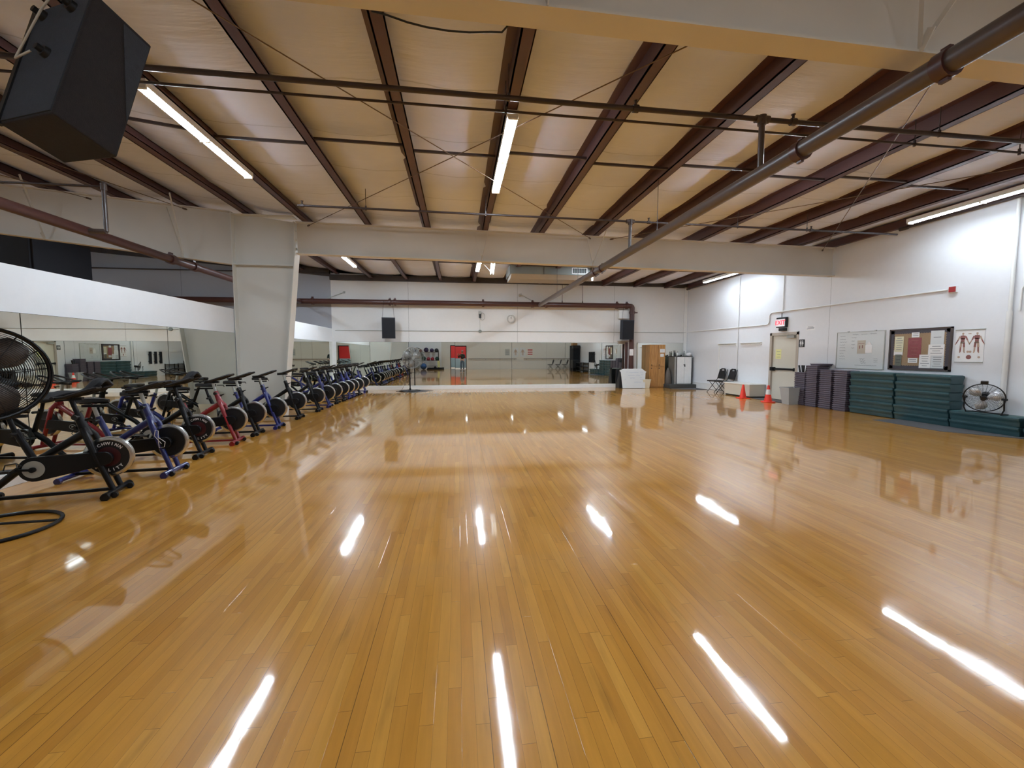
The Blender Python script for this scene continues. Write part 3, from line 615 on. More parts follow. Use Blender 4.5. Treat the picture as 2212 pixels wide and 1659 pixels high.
build('cable', MB().tube(pts, .0055, 8), 'cable', t, smooth=True)
top = (V['T0']+V['T3'])/2-base
mb = MB()
for k in ('T0',): mb.cyl(V[k]-base, Vector((V[k].x, YN, 3.80))-base, .008, 6)
mb.box(Vector((-2.2, YN-.09, 3.78))-base, Vector((-1.7, YN+.09, 3.805))-base); build('hanging_bracket', mb, 'blackp', t)
def wall_speaker(x, lab, box=False):
    t = thing('loudspeaker', lab, 'speaker', (x, 17.62, 2.12), 0)
    t.rotation_euler = (R(4), 0, R(10 if not box else -4)); w, h, dd = .26, .84, .30
    build('cabinet', MB().box((-w, -dd/2, 0), (w, dd/2, h)), 'carpetb', t, bev=.008)
    build('grille', MB().box((-w+.03, -dd/2-.012, .02), (w-.02, -dd/2, h-.04)), 'blackf', t)
    mb = MB()
    for s in (-1, 1): mb.cyl((s*(w-.03), .02, h), (s*(w-.09), .05, 1.50), .006, 6)
    build('hanging_strap', mb, 'blackp', t)
wall_speaker(-2.80, 'black loudspeaker hanging from the brown pipe above the left part of the back wall')
wall_speaker(7.30, 'black loudspeaker beside the vertical brown pipe on the back wall', True)
solo('junction_box', MB().box((-.24, -.05, 0), (.24, .12, .36)), 'white', 'white box mounted directly above the loudspeaker beside the vertical pipe', 'box', loc=(7.30, 17.95, 3.05), bev=.005)
solo('wall_shelf', MB().box((-.24, -.12, 0), (.24, .12, .04)).box((-.22, .08, -.1), (.22, .12, 0)), 'frame', 'small tan shelf below the loudspeaker beside the vertical pipe', 'shelf', loc=(7.30, 17.95, 2.03))
# clock
t = thing('wall_clock', 'round white wall clock with a grey rim on the back wall', 'clock', (2.27, D-.03, 2.99))
build('clock_face', MB().cyl((0, -.012, 0), (0, .03, 0), .155, 32), 'white', t)
build('clock_rim', MB().tube([(.165*math.cos(a), -.012, .165*math.sin(a)) for a in [2*PI*k/32 for k in range(32)]], .014, 8, True), 'silver', t, smooth=True)
mb = MB()
for k in range(12):
    a = PI/6*k; c_, s_ = math.cos(a), math.sin(a); mb.bar((.115*s_, -.015, .115*c_), (.140*s_, -.015, .140*c_), .012 if k % 3 else .02, .003, (0, 1, 0))
build('hour_marks', mb, 'blackp', t)
build('clock_hand', MB().bar((0, -.016, -.01), (-.012, -.016, .075), .014, .003, (0, 1, 0)), 'blackp', t); build('clock_hand', MB().bar((0, -.019, -.01), (.004, -.019, .115), .010, .003, (0, 1, 0)), 'blackp', t)
# camera / cord bundle
t = thing('wall_outlet', 'small grey ceiling-mount outlet with a coiled cord below the brown pipe on the back wall', 'outlet', (.93, D-.04, 3.02))
build('plate', MB().box((-.06, 0, .12), (.06, .04, .30)), 'silver', t); build('plug', MB().box((-.04, -.05, .0), (.05, .0, .16)), 'blackp', t)
build('cord', MB().tube([(.10+.11*math.cos(a), -.02, .06+.15*math.sin(a)) for a in [2*PI*k/20 for k in range(20)]], .010, 6, True).cyl((0, -.01, 0), (0, -.01, -.50), .008, 6), 'silver', t)
t = thing('electrical_conduit', 'thin grey conduit running the width of the back wall with a round junction box', 'conduit', (0, D-.02, 2.455))
build('conduit_pipe', MB().cyl((-5.0, 0, 0), (10.3, 0, .0), .014, 8), 'silver', t); build('junction_box', MB().cyl((.93, -.04, 0), (.93, .02, 0), .07, 14), 'duct', t)
# ------------------------------------------------------------------ back right corner
t = thing('easel_sign', 'white handwritten board on a black A-frame standing before the vertical brown pipe', 'sign', (7.32, 17.32, 0), R(-2))
poly = [(-.50, 0), (.50, 0), (.55, .66), (.60, .70), (.50, .76), (.40, .84), (-.46, .84), (-.62, .76), (-.56, .70)]
fr_ = Matrix.Translation((.22, 0, .012)) @ Matrix.Rotation(R(82), 4, 'X')
build('board', MB().prism(poly, .012, fr_), 'wboard', t)
build('frame', MB().hexa([(-.34, .05, 0), (.62, .05, 0), (.62, .10, 0), (-.34, .10, 0), (-.30, .13, .80), (.58, .13, .80), (.58, .17, .80), (-.30, .17, .80)]).hexa([(-.42, .50, 0), (-.36, .50, 0), (-.36, .06, 0), (-.42, .06, 0), (-.36, .20, .86), (-.30, .20, .86), (-.30, .12, .86), (-.36, .12, .86)]).box((-.42, .46, 0), (.60, .50, .80)), 'blackp', t)
mb = MB(); rnd = random.Random(5)
def scrib(mb, x, z, w, amp, seed):
    r_ = random.Random(seed); pts = []
    n = int(w/.018)
    for i in range(n): pts.append((x+w*i/n, 0, z+amp*math.sin(i*1.9+r_.random())*r_.uniform(.4, 1)))
    mb.tube(pts, .0045, 4)
for i, (x, z, w) in enumerate([(-.18, .68, .42), (-.34, .70, .13), (.30, .69, .14), (-.25, .56, .32), (.12, .56, .2), (-.16, .44, .25), (.28, .46, .12), (.02, .26, .34), (.30, .36, .12), (-.4, .38, .08), (.34, .60, .1)]): scrib(mb, x, z, w, .022, i)
mb.v = [tuple(Matrix.Translation((.22, -.014, .012)) @ Matrix.Rotation(R(-8), 4, 'X') @ Vector(v)) for v in mb.v]
build('handwriting', mb, 'inkb', t)
def bin_(nm, mat, lab, loc, w, h, tp=.72, rz=0):
    t = thing(nm, lab, 'bin', loc, rz); a = w/2; b = a*tp
    def ring(q, z): return [(-q, -q*.8, z), (q, -q*.8, z), (q, q*.8, z), (-q, q*.8, z)]
    vs = ring(b, 0)+ring(a, h)+ring(a-.012, h)+ring(b-.01, .01)
    fs = [(0, 3, 2, 1), (12, 13, 14, 15)]+[(i, (i+1) % 4, 4+(i+1) % 4, 4+i) for i in range(4)]+[(4+i, 4+(i+1) % 4, 8+(i+1) % 4, 8+i) for i in range(4)]+[(8+i, 8+(i+1) % 4, 12+(i+1) % 4, 12+i) for i in range(4)]
    build('tub', MB().add(vs, fs), mat, t, bev=.01)
    mb = MB(); c_ = a+.006
    mb.box((-c_, -c_*.8, h-.03), (c_, -a*.8, h+.004)).box((-c_, a*.8, h-.03), (c_, c_*.8, h+.004)).box((-c_, -c_*.8, h-.03), (-a, c_*.8, h+.004)).box((a, -c_*.8, h-.03), (c_, c_*.8, h+.004)); build('rim', mb, mat, t, bev=.004)
bin_('waste_bin', 'binc', 'small cream waste bin between the easel sign and the wooden lockers', (8.14, 17.45, 0), .36, .38)
bin_('waste_bin', 'bin', 'grey tapered waste bin standing in front of the shortest stack of risers', (9.82, 11.28, 0), .46, .50)
# lockers
t = thing('locker_unit', 'tall oak-coloured locker unit with four doors against the back wall', 'lockers', (8.80, 17.87, 0))
build('body', MB().box((-.40, -.20, 0), (.33, .20, 1.90)), 'lockw', t)
for i, x in enumerate((-.355, .0)):
    for j, (z0, z1) in enumerate(((.03, .93), (.95, 1.87))):
        dd = build('locker_door', MB().box((x+.006-.0, -.222, z0), (x+.32, -.202, z1)), 'lockw', t, bev=.003)
        zk = z0+.82 if j == 0 else z0+.05
        build('lock', MB().cyl((x+.05, -.24, zk), (x+.05, -.22, zk), .02, 10), 'blackp', dd)
papers('paper_notice', MB().box((-.11, -.002, 0), (.11, 0, .16)), (lambda m: (lines(m, -.06, .06, .04, .12, 3, seed=2), m)[1])(MB()), ('paper', 'inkb'), 'upper white paper taped on the right side of the wooden lockers', 'notice', (8.98, 17.643, 1.55))
papers('paper_notice', MB().box((-.08, -.002, 0), (.08, 0, .13)), (lambda m: (lines(m, -.05, .05, .03, .10, 3, seed=4), m)[1])(MB()), ('paper', 'ink'), 'lower smaller white paper taped on the right side of the wooden lockers', 'notice', (8.97, 17.643, 1.36))
# platform, carpet, cabinet
solo('platform', MB().box((-.72, -.50, 0), (.52, .40, .16)), 'platform', 'low dark carpeted platform under the white cabinet in the corner', 'platform', loc=(9.80, 17.60, 0), bev=.01)
solo('floor_mat', MB().add([(9.05, 16.95, 0), (9.35, 16.45, 0), (10.28, 16.2, 0), (10.28, 17.05, 0), (9.05, 16.95, .012), (9.35, 16.45, .012), (10.28, 16.2, .012), (10.28, 17.05, .012)], [(0, 1, 2, 3), (4, 7, 6, 5), (0, 4, 5, 1), (1, 5, 6, 2), (2, 6, 7, 3), (3, 7, 4, 0)]), 'rubber', 'grey floor mat in front of the dark platform in the corner', 'mat')
t = thing('storage_cabinet', 'white two-door storage cabinet with dark edges on the dark platform', 'cabinet', (9.84, 17.62, .16))
build('body', MB().box((-.42, -.26, 0), (.36, .28, 1.20)), 'alu', t)
build('frame', MB().box((-.34, -.275, 0), (-.32, -.262, 1.21)).box((.36, -.275, 0), (.385, .28, 1.22)).box((-.44, -.285, 1.20), (.40, .28, 1.225)), 'blackp', t)
for s, (a, b) in enumerate(((-.315, .018), (.028, .355))):
    dd = build('cabinet_door', MB().box((a, -.285, .02), (b, -.265, 1.19)), 'white', t, bev=.003)
build('handle', MB().box((-.02, -.30, .84), (.06, -.285, .87)).cyl((.035, -.315, .80), (.035, -.285, .80), .028, 12), 'blackp', t)
def bottle(nm, x, y, z, r, h, mat, lab, cat, neck=.4):
    t = thing(nm, lab, cat, (x, y, z)); build('body', MB().lathe([(0, 0), (r, 0), (r, h*.62), (r*neck, h*.80), (r*neck, h*.88), (0, h*.88)], n=14), mat, t, smooth=True)
    build('cap', MB().cyl((0, 0, h*.88), (0, 0, h), r*neck*1.15, 10), 'blackp' if mat != 'blackp' else 'silver', t)
zc = .16+1.225
bottle('spray_bottle', 9.52, 17.55, zc, .035, .22, 'blackp', 'dark bottle standing at the left end of the white cabinet top', 'bottle')
bottle('spray_bottle', 9.93, 17.50, zc, .035, .22, 'duct', 'dark green bottle on the white cabinet, left of the paper roll', 'bottle')
bottle('spray_bottle', 9.74, 17.72, zc, .04, .20, 'white', 'white bottle standing at the back of the white cabinet top', 'bottle')
solo('paper_roll', MB().cyl((0, 0, 0), (0, 0, .27), .062, 18), 'paper', 'white paper towel roll standing on the white cabinet', 'roll', loc=(10.02, 17.60, zc), smooth=True)
mb = MB().sphere((0, 0, .07), .12, 14, 8, (1, .8, .75)); mb.v = [(x*(1+.15*math.sin(9*z+5*x)), y, max(z, 0)*(1+.2*math.sin(11*x))) for x, y, z in mb.v]
solo('cleaning_cloth', mb, 'paper', 'crumpled white cloth lying at the right end of the white cabinet top', 'cloth', loc=(10.14, 17.52, zc), smooth=True)
solo('hand_tool', MB().bar((0, 0, .015), (.14, 0, .02), .03, .03).bar((.14, 0, .03), (.19, 0, .04), .05, .05), 'blackp', 'small black tool lying on the white cabinet beside the left bottle', 'tool', loc=(9.60, 17.46, zc))
solo('storage_bag', MB().lathe([(0, 0), (.14, 0), (.15, .25), (.09, .55), (.02, .72), (0, .72)], n=14), 'bladed', 'dark upright bag leaning on the left side of the white cabinet', 'bag', loc=(9.28, 17.66, .16), smooth=True)
# ------------------------------------------------------------------ right wall fittings
t = thing('door_1', None, None, (XR, 12.26, 0)); t['kind'] = 'structure'
build('door_leaf', MB().box((.045, -.50, .01), (.09, .50, 2.08)), 'door', t)
build('door_frame', MB().box((-.012, -.60, 0), (.14, -.505, 2.18)).box((-.012, .505, 0), (.14, .60, 2.18)).box((-.012, -.60, 2.085), (.14, .60, 2.18)), 'frame', t, bev=.004)
build('push_bar', MB().box((-.035, -.48, .97), (.0, .48, 1.035)).box((-.06, .36, .94), (.045, .50, 1.06)).box((-.03, -.50, .95), (.045, -.44, 1.05)), 'blacks', t, bev=.006)
build('door_closer', MB().box((-.05, -.46, 1.99), (.045, -.16, 2.07)).bar((-.03, -.2, 2.075), (-.03, .1, 2.09), .025, .015), 'alu', t)
papers('yellow_note', MB().box((-.002, -.12, 0), (0, .12, .31)), MB().box((-.004, -.09, .05), (-.002, .07, .06)).box((-.004, -.09, .14), (-.002, .05, .15)).box((-.004, -.08, .23), (-.002, .08, .24)), ('yellow', 'ink'), 'pale yellow paper taped on the cream exit door', 'notice', (XR+.044, 12.52, 1.33))
# text on the right wall: text x -> -Y, text y -> Z, facing -X
WR = lambda x, y, z: Matrix(((0, 0, -1, x), (-1, 0, 0, y), (0, 1, 0, z), (0, 0, 0, 1)))
t = thing('exit_sign', 'red and white lit EXIT sign over the cream door', 'sign', (XR-.06, 12.32, 2.36))
build('housing', MB().box((-.03, -.20, -.02), (.06, .20, .30)), 'blackp', t, bev=.01); build('face', MB().box((-.038, -.17, .01), (-.03, .19, .24)), 'exitface', t)
letter('lettering', 'EXIT', .20, 'exitred', t, WR(-.039, .02, .125), .003, .004)
build('stem', MB().cyl((0, 0, .3), (0, 0, .44), .012, 8), 'blackp', t)
solo('emergency_lamp', MB().box((-.05, -.12, 0), (.05, .12, .09)).box((-.06, -.09, .02), (-.05, .09, .07)), 'blackp', 'small black box lamp between the EXIT sign and the door frame', 'lamp', loc=(XR-.05, 12.27, 2.225))
def conduit(lab, pts, r=.014, mat='white', extra=None):
    o = Vector(pts[0]); mb = MB().tube([Vector(p)-o for p in pts], r, 10); solo('electrical_conduit', mb, mat, lab, 'conduit', loc=o, smooth=True)
xc = XR-.025
conduit('white conduit stepping up from the back corner over the door to the red alarm box', [(xc, 18.0, 2.47), (xc, 13.02, 2.47), (xc, 12.94, 2.50), (xc, 12.90, 2.57), (xc, 12.90, 2.75), (xc, 12.86, 2.82), (xc, 12.78, 2.85), (xc, 7.76, 2.85)], .018)
conduit('white vertical conduit running from the roof down to the EXIT sign', [(xc, 12.33, 4.4), (xc, 12.33, 2.80)], .015)
conduit('white vertical conduit on the right wall between the two coat rails', [(xc, 14.47, 4.35), (xc, 14.47, .9)], .012)
conduit('wide white pipe running down the right wall at the right edge of the photo', [(XR-.05, 6.70, 4.4), (XR-.05, 6.70, 2.3)], .030)
conduit('broader lower section of the white pipe at the right edge of the photo', [(XR-.055, 6.70, 2.3), (XR-.055, 6.70, .4)], .042)
conduit('white arched conduit just right of the wide white pipe', [(xc, 6.58, 2.3), (xc, 6.57, 2.70), (xc, 6.50, 2.80), (xc, 6.38, 2.84), (xc, 5.2, 2.84)], .015)
t = thing('fire_alarm', 'dark red fire alarm box ending the white conduit high on the right wall', 'alarm', (XR-.03, 7.67, 2.78))
build('back_box', MB().box((-.02, -.075, 0), (.03, .075, .13)), 'white', t); build('cover', MB().box((-.045, -.07, .01), (-.02, .045, .12)), 'alarm', t, bev=.004)
t = thing('restroom_sign', 'small black restroom sign with two white figures beside the cream door', 'sign', (XR-.008, 11.54, 1.70))
build('plate', MB().box((-.006, -.10, 0), (.008, .10, .23)), 'blackp', t, bev=.004)
mb = MB()
for s in (-1, 1):
    y = s*.04; mb.cyl((-.009, y, .19), (-.006, y, .19), .013, 12)
    if s > 0: mb.prism([(-.022, 0), (.022, 0), (.020, .08), (-.020, .08)], .003, Matrix(((0, 0, -1, -.006), (-1, 0, 0, y), (0, 1, 0, .09), (0, 0, 0, 1))))
    else: mb.prism([(-.032, 0), (.032, 0), (.014, .08), (-.014, .08)], .003, Matrix(((0, 0, -1, -.006), (-1, 0, 0, y), (0, 1, 0, .09), (0, 0, 0, 1))))
    for q in (-.009, .009): mb.box((-.009, y+q-.005, .045), (-.006, y+q+.005, .09))
mb.box((-.009, -.002, .05), (-.006, .002, .2)); mb.box((-.009, -.06, .022), (-.006, .06, .030)); build('pictogram', mb, 'white', t)
t = thing('paper_notice', 'small white notice on the right wall above and right of the door', 'notice', (XR-.003, 11.25, 2.19)); build('sheet', MB().box((-.002, -.15, 0), (0, .15, .13)), 'paper', t)
build('print', MB().box((-.004, -.09, .10), (-.002, .10, .112)).box((-.004, -.13, .07), (-.002, .11, .082)).box((-.004, -.12, .035), (-.002, .13, .050)), 'ink', t)
def coat_rail(y, lab):
    t = thing('coat_rail', lab, 'rail', (XR-.02, y, 1.80)); w = .53
    build('rail_board', MB().box((-.01, -w, 0), (.02, w, .08)).box((-.045, -w, .08), (.02, w, .10)), 'white', t)
    for k in range(14): yy = -w+.06+k*(2*w-.12)/13; build('hook', MB().tube([(-.01, yy, .055), (-.05, yy, .045), (-.06, yy, .06)], .006, 6), 'alu', t)
coat_rail(15.10, 'white coat rail with hooks above the black folding chairs'); coat_rail(13.76, 'white coat rail with hooks nearest the cream door')
solo('wall_trim_strip', MB().box((-.02, -.03, 0), (0, .03, .95)), 'white', 'white vertical strip under the left coat rail behind the chairs', 'strip', loc=(XR, 15.58, .85))
# whiteboard
t = thing('whiteboard', 'framed whiteboard with faint handwriting on the right wall above the risers', 'board', (XR-.015, 9.68, 1.12)); w = .64; h = .94
build('panel', MB().box((-.006, -w, 0), (.015, w, h)), 'wboard', t)
build('frame', MB().box((-.016, -w-.015, -.015), (.015, -w, h+.015)).box((-.016, w, -.015), (.015, w+.015, h+.015)).box((-.016, -w, -.02), (.015, w, 0)).box((-.016, -w, h), (.015, w, h+.015)).box((-.03, .3, h), (.0, .34, h+.03)).box((-.03, -.44, h), (.0, -.40, h+.03)), 'alu', t)
mb = MB(); r_ = random.Random(11)
def scy(mb, y, z, w, amp, seed, r=.003, x=-.009):
    q = random.Random(seed); n = max(4, int(w/.02)); mb.tube([(x, y-w*i/n, z+amp*math.sin(i*2.1+q.random())*q.uniform(.3, 1)) for i in range(n)], r, 4)
for i in range(9): scy(mb, .56, .84-.075*i, r_.uniform(.12, .24), .010, i)
for i in range(4): scy(mb, .22-.1*0, .80-.09*i, r_.uniform(.1, .16), .008, 40+i)
for i in range(3): scy(mb, .2-.24*i, .88, .18, .012, 20+i)
for i in range(3): scy(mb, -.02-.02*i, .24-.05*i, .16, .016, 60+i)
for i in range(3): scy(mb, -.40, .25-.04*i, .12, .014, 70+i)
scy(mb, .1, .08, .6, .008, 99)
build('handwriting', mb, 'ink', t)
t2 = thing('flyer', 'tan flyer with small figures pinned to the whiteboard', 'flyer', (XR-.024, 9.62, 1.50)); build('sheet', MB().box((-.002, -.11, 0), (0, .11, .34)), 'papert', t2)
build('print', MB().box((-.004, -.04, .14), (-.002, -.02, .22)).box((-.004, .03, .13), (-.002, .05, .21)).box((-.004, -.08, .26), (-.002, .08, .27)), 'muscle', t2)
t2 = thing('flyer', 'lighter torn flyer right of the tan one on the whiteboard', 'flyer', (XR-.026, 9.42, 1.52)); build('sheet', MB().box((-.002, -.09, 0), (0, .09, .20)).add([(-.004, .07, .20), (-.004, -.08, .20), (-.03, -.03, .31), (-.002, .07, .20), (-.002, -.08, .20), (-.028, -.03, .31)], [(0, 1, 2), (5, 4, 3), (0, 3, 4, 1), (1, 4, 5, 2), (2, 5, 3, 0)]), 'paper', t2)
# bulletin board
t = thing('bulletin_board', 'cork bulletin board with a dark border and many papers on the right wall', 'board', (XR-.02, 8.26, 1.12)); w = .645; h = .95
build('cork_panel', MB().box((-.006, -w+.02, .02), (.02, w-.02, h-.02)), 'cork', t)
build('frame', MB().box((-.024, -w, 0), (.02, -w+.03, h)).box((-.024, w-.03, 0), (.02, w, h)).box((-.024, -w, 0), (.02, w, .03)).box((-.024, -w, h-.03), (.02, w, h)), 'boardframe', t)
def scal(a, b, fixed, horiz, inward):
    mb = MB(); n = 20; poly = [(a, 0), (b, 0)]
    for i in range(n*4+1):
        u = b-(b-a)*i/(n*4); poly.append((u, .060+.012*abs(math.sin(PI*i/4))))
    return poly
m4 = lambda y, z, sy, flip: None
mb = MB()
for (p0, du, dv, ln_) in (((0, -w+.03, .03), (0, 1, 0), (0, 0, 1), 2*w-.06), ((0, -w+.03, h-.03), (0, 1, 0), (0, 0, -1), 2*w-.06), ((0, -w+.03, .03), (0, 0, 1), (0, 1, 0), h-.06), ((0, w-.03, .03), (0, 0, 1), (0, -1, 0), h-.06)):
    p0, du, dv = Vector(p0), Vector(du), Vector(dv); n = int(ln_/.05)
    for i in range(n):
        a = ln_*i/n; b = ln_*(i+1)/n; pts = [p0+du*a, p0+du*b]+[p0+du*(b-(b-a)*k/5)+dv*(.068+.014*math.sin(PI*k/5)) for k in range(6)]
        vs = [q+Vector((-.012, 0, 0)) for q in pts]+[q+Vector((-.008, 0, 0)) for q in pts]; m_ = len(pts)
        mb.add(vs, [tuple(range(m_)), tuple(range(2*m_-1, m_-1, -1))]+[(k, (k+1) % m_, m_+(k+1) % m_, m_+k) for k in range(m_)])
build('scalloped_border', mb, 'darktrim', t)
def pin(nm, lab, y0, y1, z0, z1, mat, nl=4, seed=0, ink='ink', lay=0):
    """y measured from board centre, larger y is left in the photo"""
    x = XR-.0285-.0025*lay; t_ = thing(nm, lab, 'paper', (x, 8.26+(y0+y1)/2, 1.12+z0)); hw = (y0-y1)/2
    build('sheet', MB().box((-.0015, -hw, 0), (0, hw, z1-z0)), mat, t_); mb = MB(); r_ = random.Random(seed)
    for i in range(nl):
        z = (z1-z0)*(1-(i+.8)/(nl+.8)); wd = hw*r_.uniform(.45, .85); mb.box((-.003, -wd, z-.006), (-.0015, wd*.95, z+.006))
    build('print', mb, ink, t_)
pin('pinned_paper', 'cream printed sheet at the upper left of the bulletin board', .52, .32, .42, .78, 'paperc', 6, 1, lay=1)
pin('pinned_paper', 'lower cream sheet tail behind the olive flyer on the bulletin board', .53, .33, .34, .46, 'paper', 0, 2)
pin('pinned_paper', 'dark olive flyer at the lower left of the bulletin board', .49, .345, .10, .36, 'paperd', 3, 3, 'darktrim', 2)
pin('pinned_paper', 'large maroon flyer in the middle of the bulletin board', .22, -.06, .29, .74, 'paperr', 5, 4, 'muscle', 1)
pin('pinned_paper', 'small white card at the top centre of the bulletin board', .15, -.01, .75, .86, 'paper', 2, 5, lay=2)
pin('pinned_paper', 'white T-shaped sheet below the maroon flyer on the bulletin board', .20, .0, .17, .28, 'paper', 2, 6, lay=2)
pin('pinned_paper', 'pale blank sheet at the upper right of the bulletin board', -.24, -.50, .56, .88, 'paperg', 1, 7, lay=1)
pin('pinned_paper', 'white sheet with bold grey lines at the right of the bulletin board', -.21, -.52, .34, .58, 'paper', 4, 8, 'ink', 2)
pin('pinned_paper', 'white sheet at the lower middle right of the bulletin board', -.04, -.27, .06, .36, 'paper', 5, 9, lay=3)
pin('pinned_paper', 'pale sheet in the lower right corner of the bulletin board', -.27, -.52, .06, .34, 'paperg', 5, 10, lay=1)
# anatomy chart
t = thing('anatomy_chart', 'white wall chart of two muscular body figures right of the bulletin board', 'poster', (XR-.006, 7.32, 1.33)); w = .24; h = .66
build('sheet', MB().box((-.002, -w, 0), (0, w, h)), 'paper', t); build('hanging_rod', MB().cyl((-.006, -w-.01, h), (-.006, w+.01, h), .012, 8).cyl((-.006, -w, 0), (-.006, w, 0), .008, 8), 'silver', t)
mb = MB(); mb2 = MB()
def fig(mb, mb2, y, z, s, fl):
    X = -.004
    def q(p, r_=None): return (X, y-p[0]*s*fl, z+p[1]*s)
    def limb(m, a, b, wa): m.bar(q(a), q(b), wa*s, .003, (1, 0, 0))
    mb2.cyl((X, y, z+.93*s), (X+.003, y, z+.93*s), .045*s, 12); limb(mb2, (0, .88), (0, .84), .05)
    limb(mb, (0, .84), (0, .66), .20); limb(mb, (0, .70), (0, .52), .15); limb(mb2, (0, .54), (0, .46), .16)
    for sd in (-1, 1):
        limb(mb if sd > 0 else mb2, (sd*.12, .80), (sd*.19, .62), .06); limb(mb2 if sd > 0 else mb, (sd*.19, .62), (sd*.27, .46), .045); limb(mb2, (sd*.27, .46), (sd*.30, .40), .04)
        limb(mb if sd > 0 else mb2, (sd*.05, .50), (sd*.07, .27), .085); limb(mb2 if sd > 0 else mb, (sd*.07, .27), (sd*.08, .04), .06); limb(mb2, (sd*.08, .03), (sd*.11, .0), .05)
fig(mb, mb2, .12, .19, .42, 1); fig(mb, mb2, -.12, .19, .42, -1)
mb.cyl((-.004, 0, .10), (-.001, 0, .10), .045, 14); mb2.cyl((-.004, .02, .21), (-.001, .02, .21), .022, 12).cyl((-.004, -.02, .21), (-.001, -.02, .21), .022, 12)
mb2.cyl((-.004, .17, .10), (-.001, .17, .10), .022, 12).cyl((-.004, -.17, .10), (-.001, -.17, .10), .022, 12).box((-.004, -.02, .57), (-.002, .03, .585))
mb.cur = 1; mb.add(mb2.v, mb2.f); build('print', mb, ['muscle', 'musclep'], t)
# ------------------------------------------------------------------ chairs, bench, cones
def folding_chair(loc, rz, lab, group):
    t = thing('folding_chair', lab, 'chair', loc, rz, group)       # faces local +x
    build('seat', MB().box((-.20, -.21, .43), (.24, .21, .475)), 'blackp', t, bev=.015)
    mb = MB(); poly = [(-.20, 0), (.20, 0), (.16, .30), (.15, .36), (.10, .41), (-.10, .41), (-.15, .36), (-.16, .30)]
    fr = Matrix.Translation((-.235, 0, .53)) @ Matrix.Rotation(R(-14), 4, 'Y') @ Matrix(((0, 0, 1, 0), (1, 0, 0, 0), (0, 1, 0, 0), (0, 0, 0, 1)))
    n = len(poly); hole = [(-.075, .325), (.075, .325), (.07, .345), (.06, .365), (.03, .375), (-.03, .375), (-.06, .365), (-.07, .345)]
    lower = [(-.20, 0), (.20, 0), (.163, .32), (-.163, .32)]; mb.prism(lower, .025, fr)
    outer = [(-.163, .32), (-.15, .36), (-.10, .41), (.10, .41), (.15, .36), (.163, .32)]; inner = [(-.085, .32), (-.075, .35), (-.05, .37), (.05, .37), (.075, .35), (.085, .32)]
    for i in range(5): mb.prism([outer[i], outer[i+1], inner[i+1], inner[i]], .025, fr)
    build('backrest', mb, 'blackp', t)
    for s in (-1, 1):
        build('leg', MB().tube([(-.335, s*.205, .90), (-.22, s*.205, .52), (.22, s*.205, .0)], .011, 8), 'blacks', t, smooth=True)
        build('leg', MB().tube([(.16, s*.185, .45), (-.24, s*.185, .0)], .011, 8), 'blacks', t, smooth=True)
    build('stretcher', MB().cyl((.14, -.205, .10), (.14, .205, .10), .008, 8).cyl((-.16, -.185, .10), (-.16, .185, .10), .008, 8), 'blacks', t)
    return t
c0 = folding_chair((9.92, 15.12, 0), PI+.06, 'black folding chair by the right wall, farther from the white bench', 'black folding chairs by the right wall')
dup(c0, (9.98, 14.62, 0), PI-.02, 'black folding chair by the right wall, touching the white bench')
t = thing('bench_box', 'low cream wooden box bench beside the two black folding chairs', 'bench', (10.03, 13.66, 0))
build('body', MB().box((-.27, -.68, .05), (.29, .68, .43)), 'door', t); build('lid', MB().box((-.31, -.71, .43), (.30, .71, .465)), 'whitew', t, bev=.004); build('plinth', MB().box((-.22, -.69, 0), (.29, .66, .05)), 'blackp', t)
def cone(loc, r, h, band, lab):
    t = thing('traffic_cone', lab, 'cone', loc)
    def rad(z): return r*(1-z/h)+.028*z/h
    build('base', MB().box((-r*1.45, -r*1.45, 0), (r*1.45, r*1.45, .022)) if not band else MB().cyl((0, 0, 0), (0, 0, .03), r*1.75, 8), 'orange', t, bev=.006)
    build('cone_body', MB().lathe([(rad(0), .02), (rad(h), h), (rad(h)*.6, h+.004), (0, h+.004)], n=24), 'orange', t, smooth=True)
    if band: build('reflective_collar', MB().lathe([(rad(h*.46)+.003, h*.46), (rad(h*.76)+.003, h*.76)], n=24), 'reflw', t, smooth=True)
cone((9.52, 12.98, 0), .105, .46, False, 'plain orange traffic cone in front of the cream bench'); cone((9.52, 11.82, 0), .115, .52, True, 'orange traffic cone with a white collar in front of the cream door')
solo('floor_mat', MB().box((-.30, -.95, 0), (.25, .85, .012)), 'rubber', 'grey rubber mat lying at the foot of the cream door', 'mat', loc=(10.05, 12.2, 0))
solo('floor_mat', MB().add([(9.30, 8.3, 0), (9.22, 6.9, 0), (9.85, 6.1, 0), (10.3, 6.1, 0), (10.3, 8.3, 0), (9.30, 8.3, .01), (9.22, 6.9, .01), (9.85, 6.1, .01), (10.3, 6.1, .01), (10.3, 8.3, .01)], [(4, 3, 2, 1, 0), (5, 6, 7, 8, 9)]+[(i, (i+1) % 5, 5+(i+1) % 5, 5+i) for i in range(5)]), 'rubber', 'grey rubber mat under the green step platforms', 'mat')
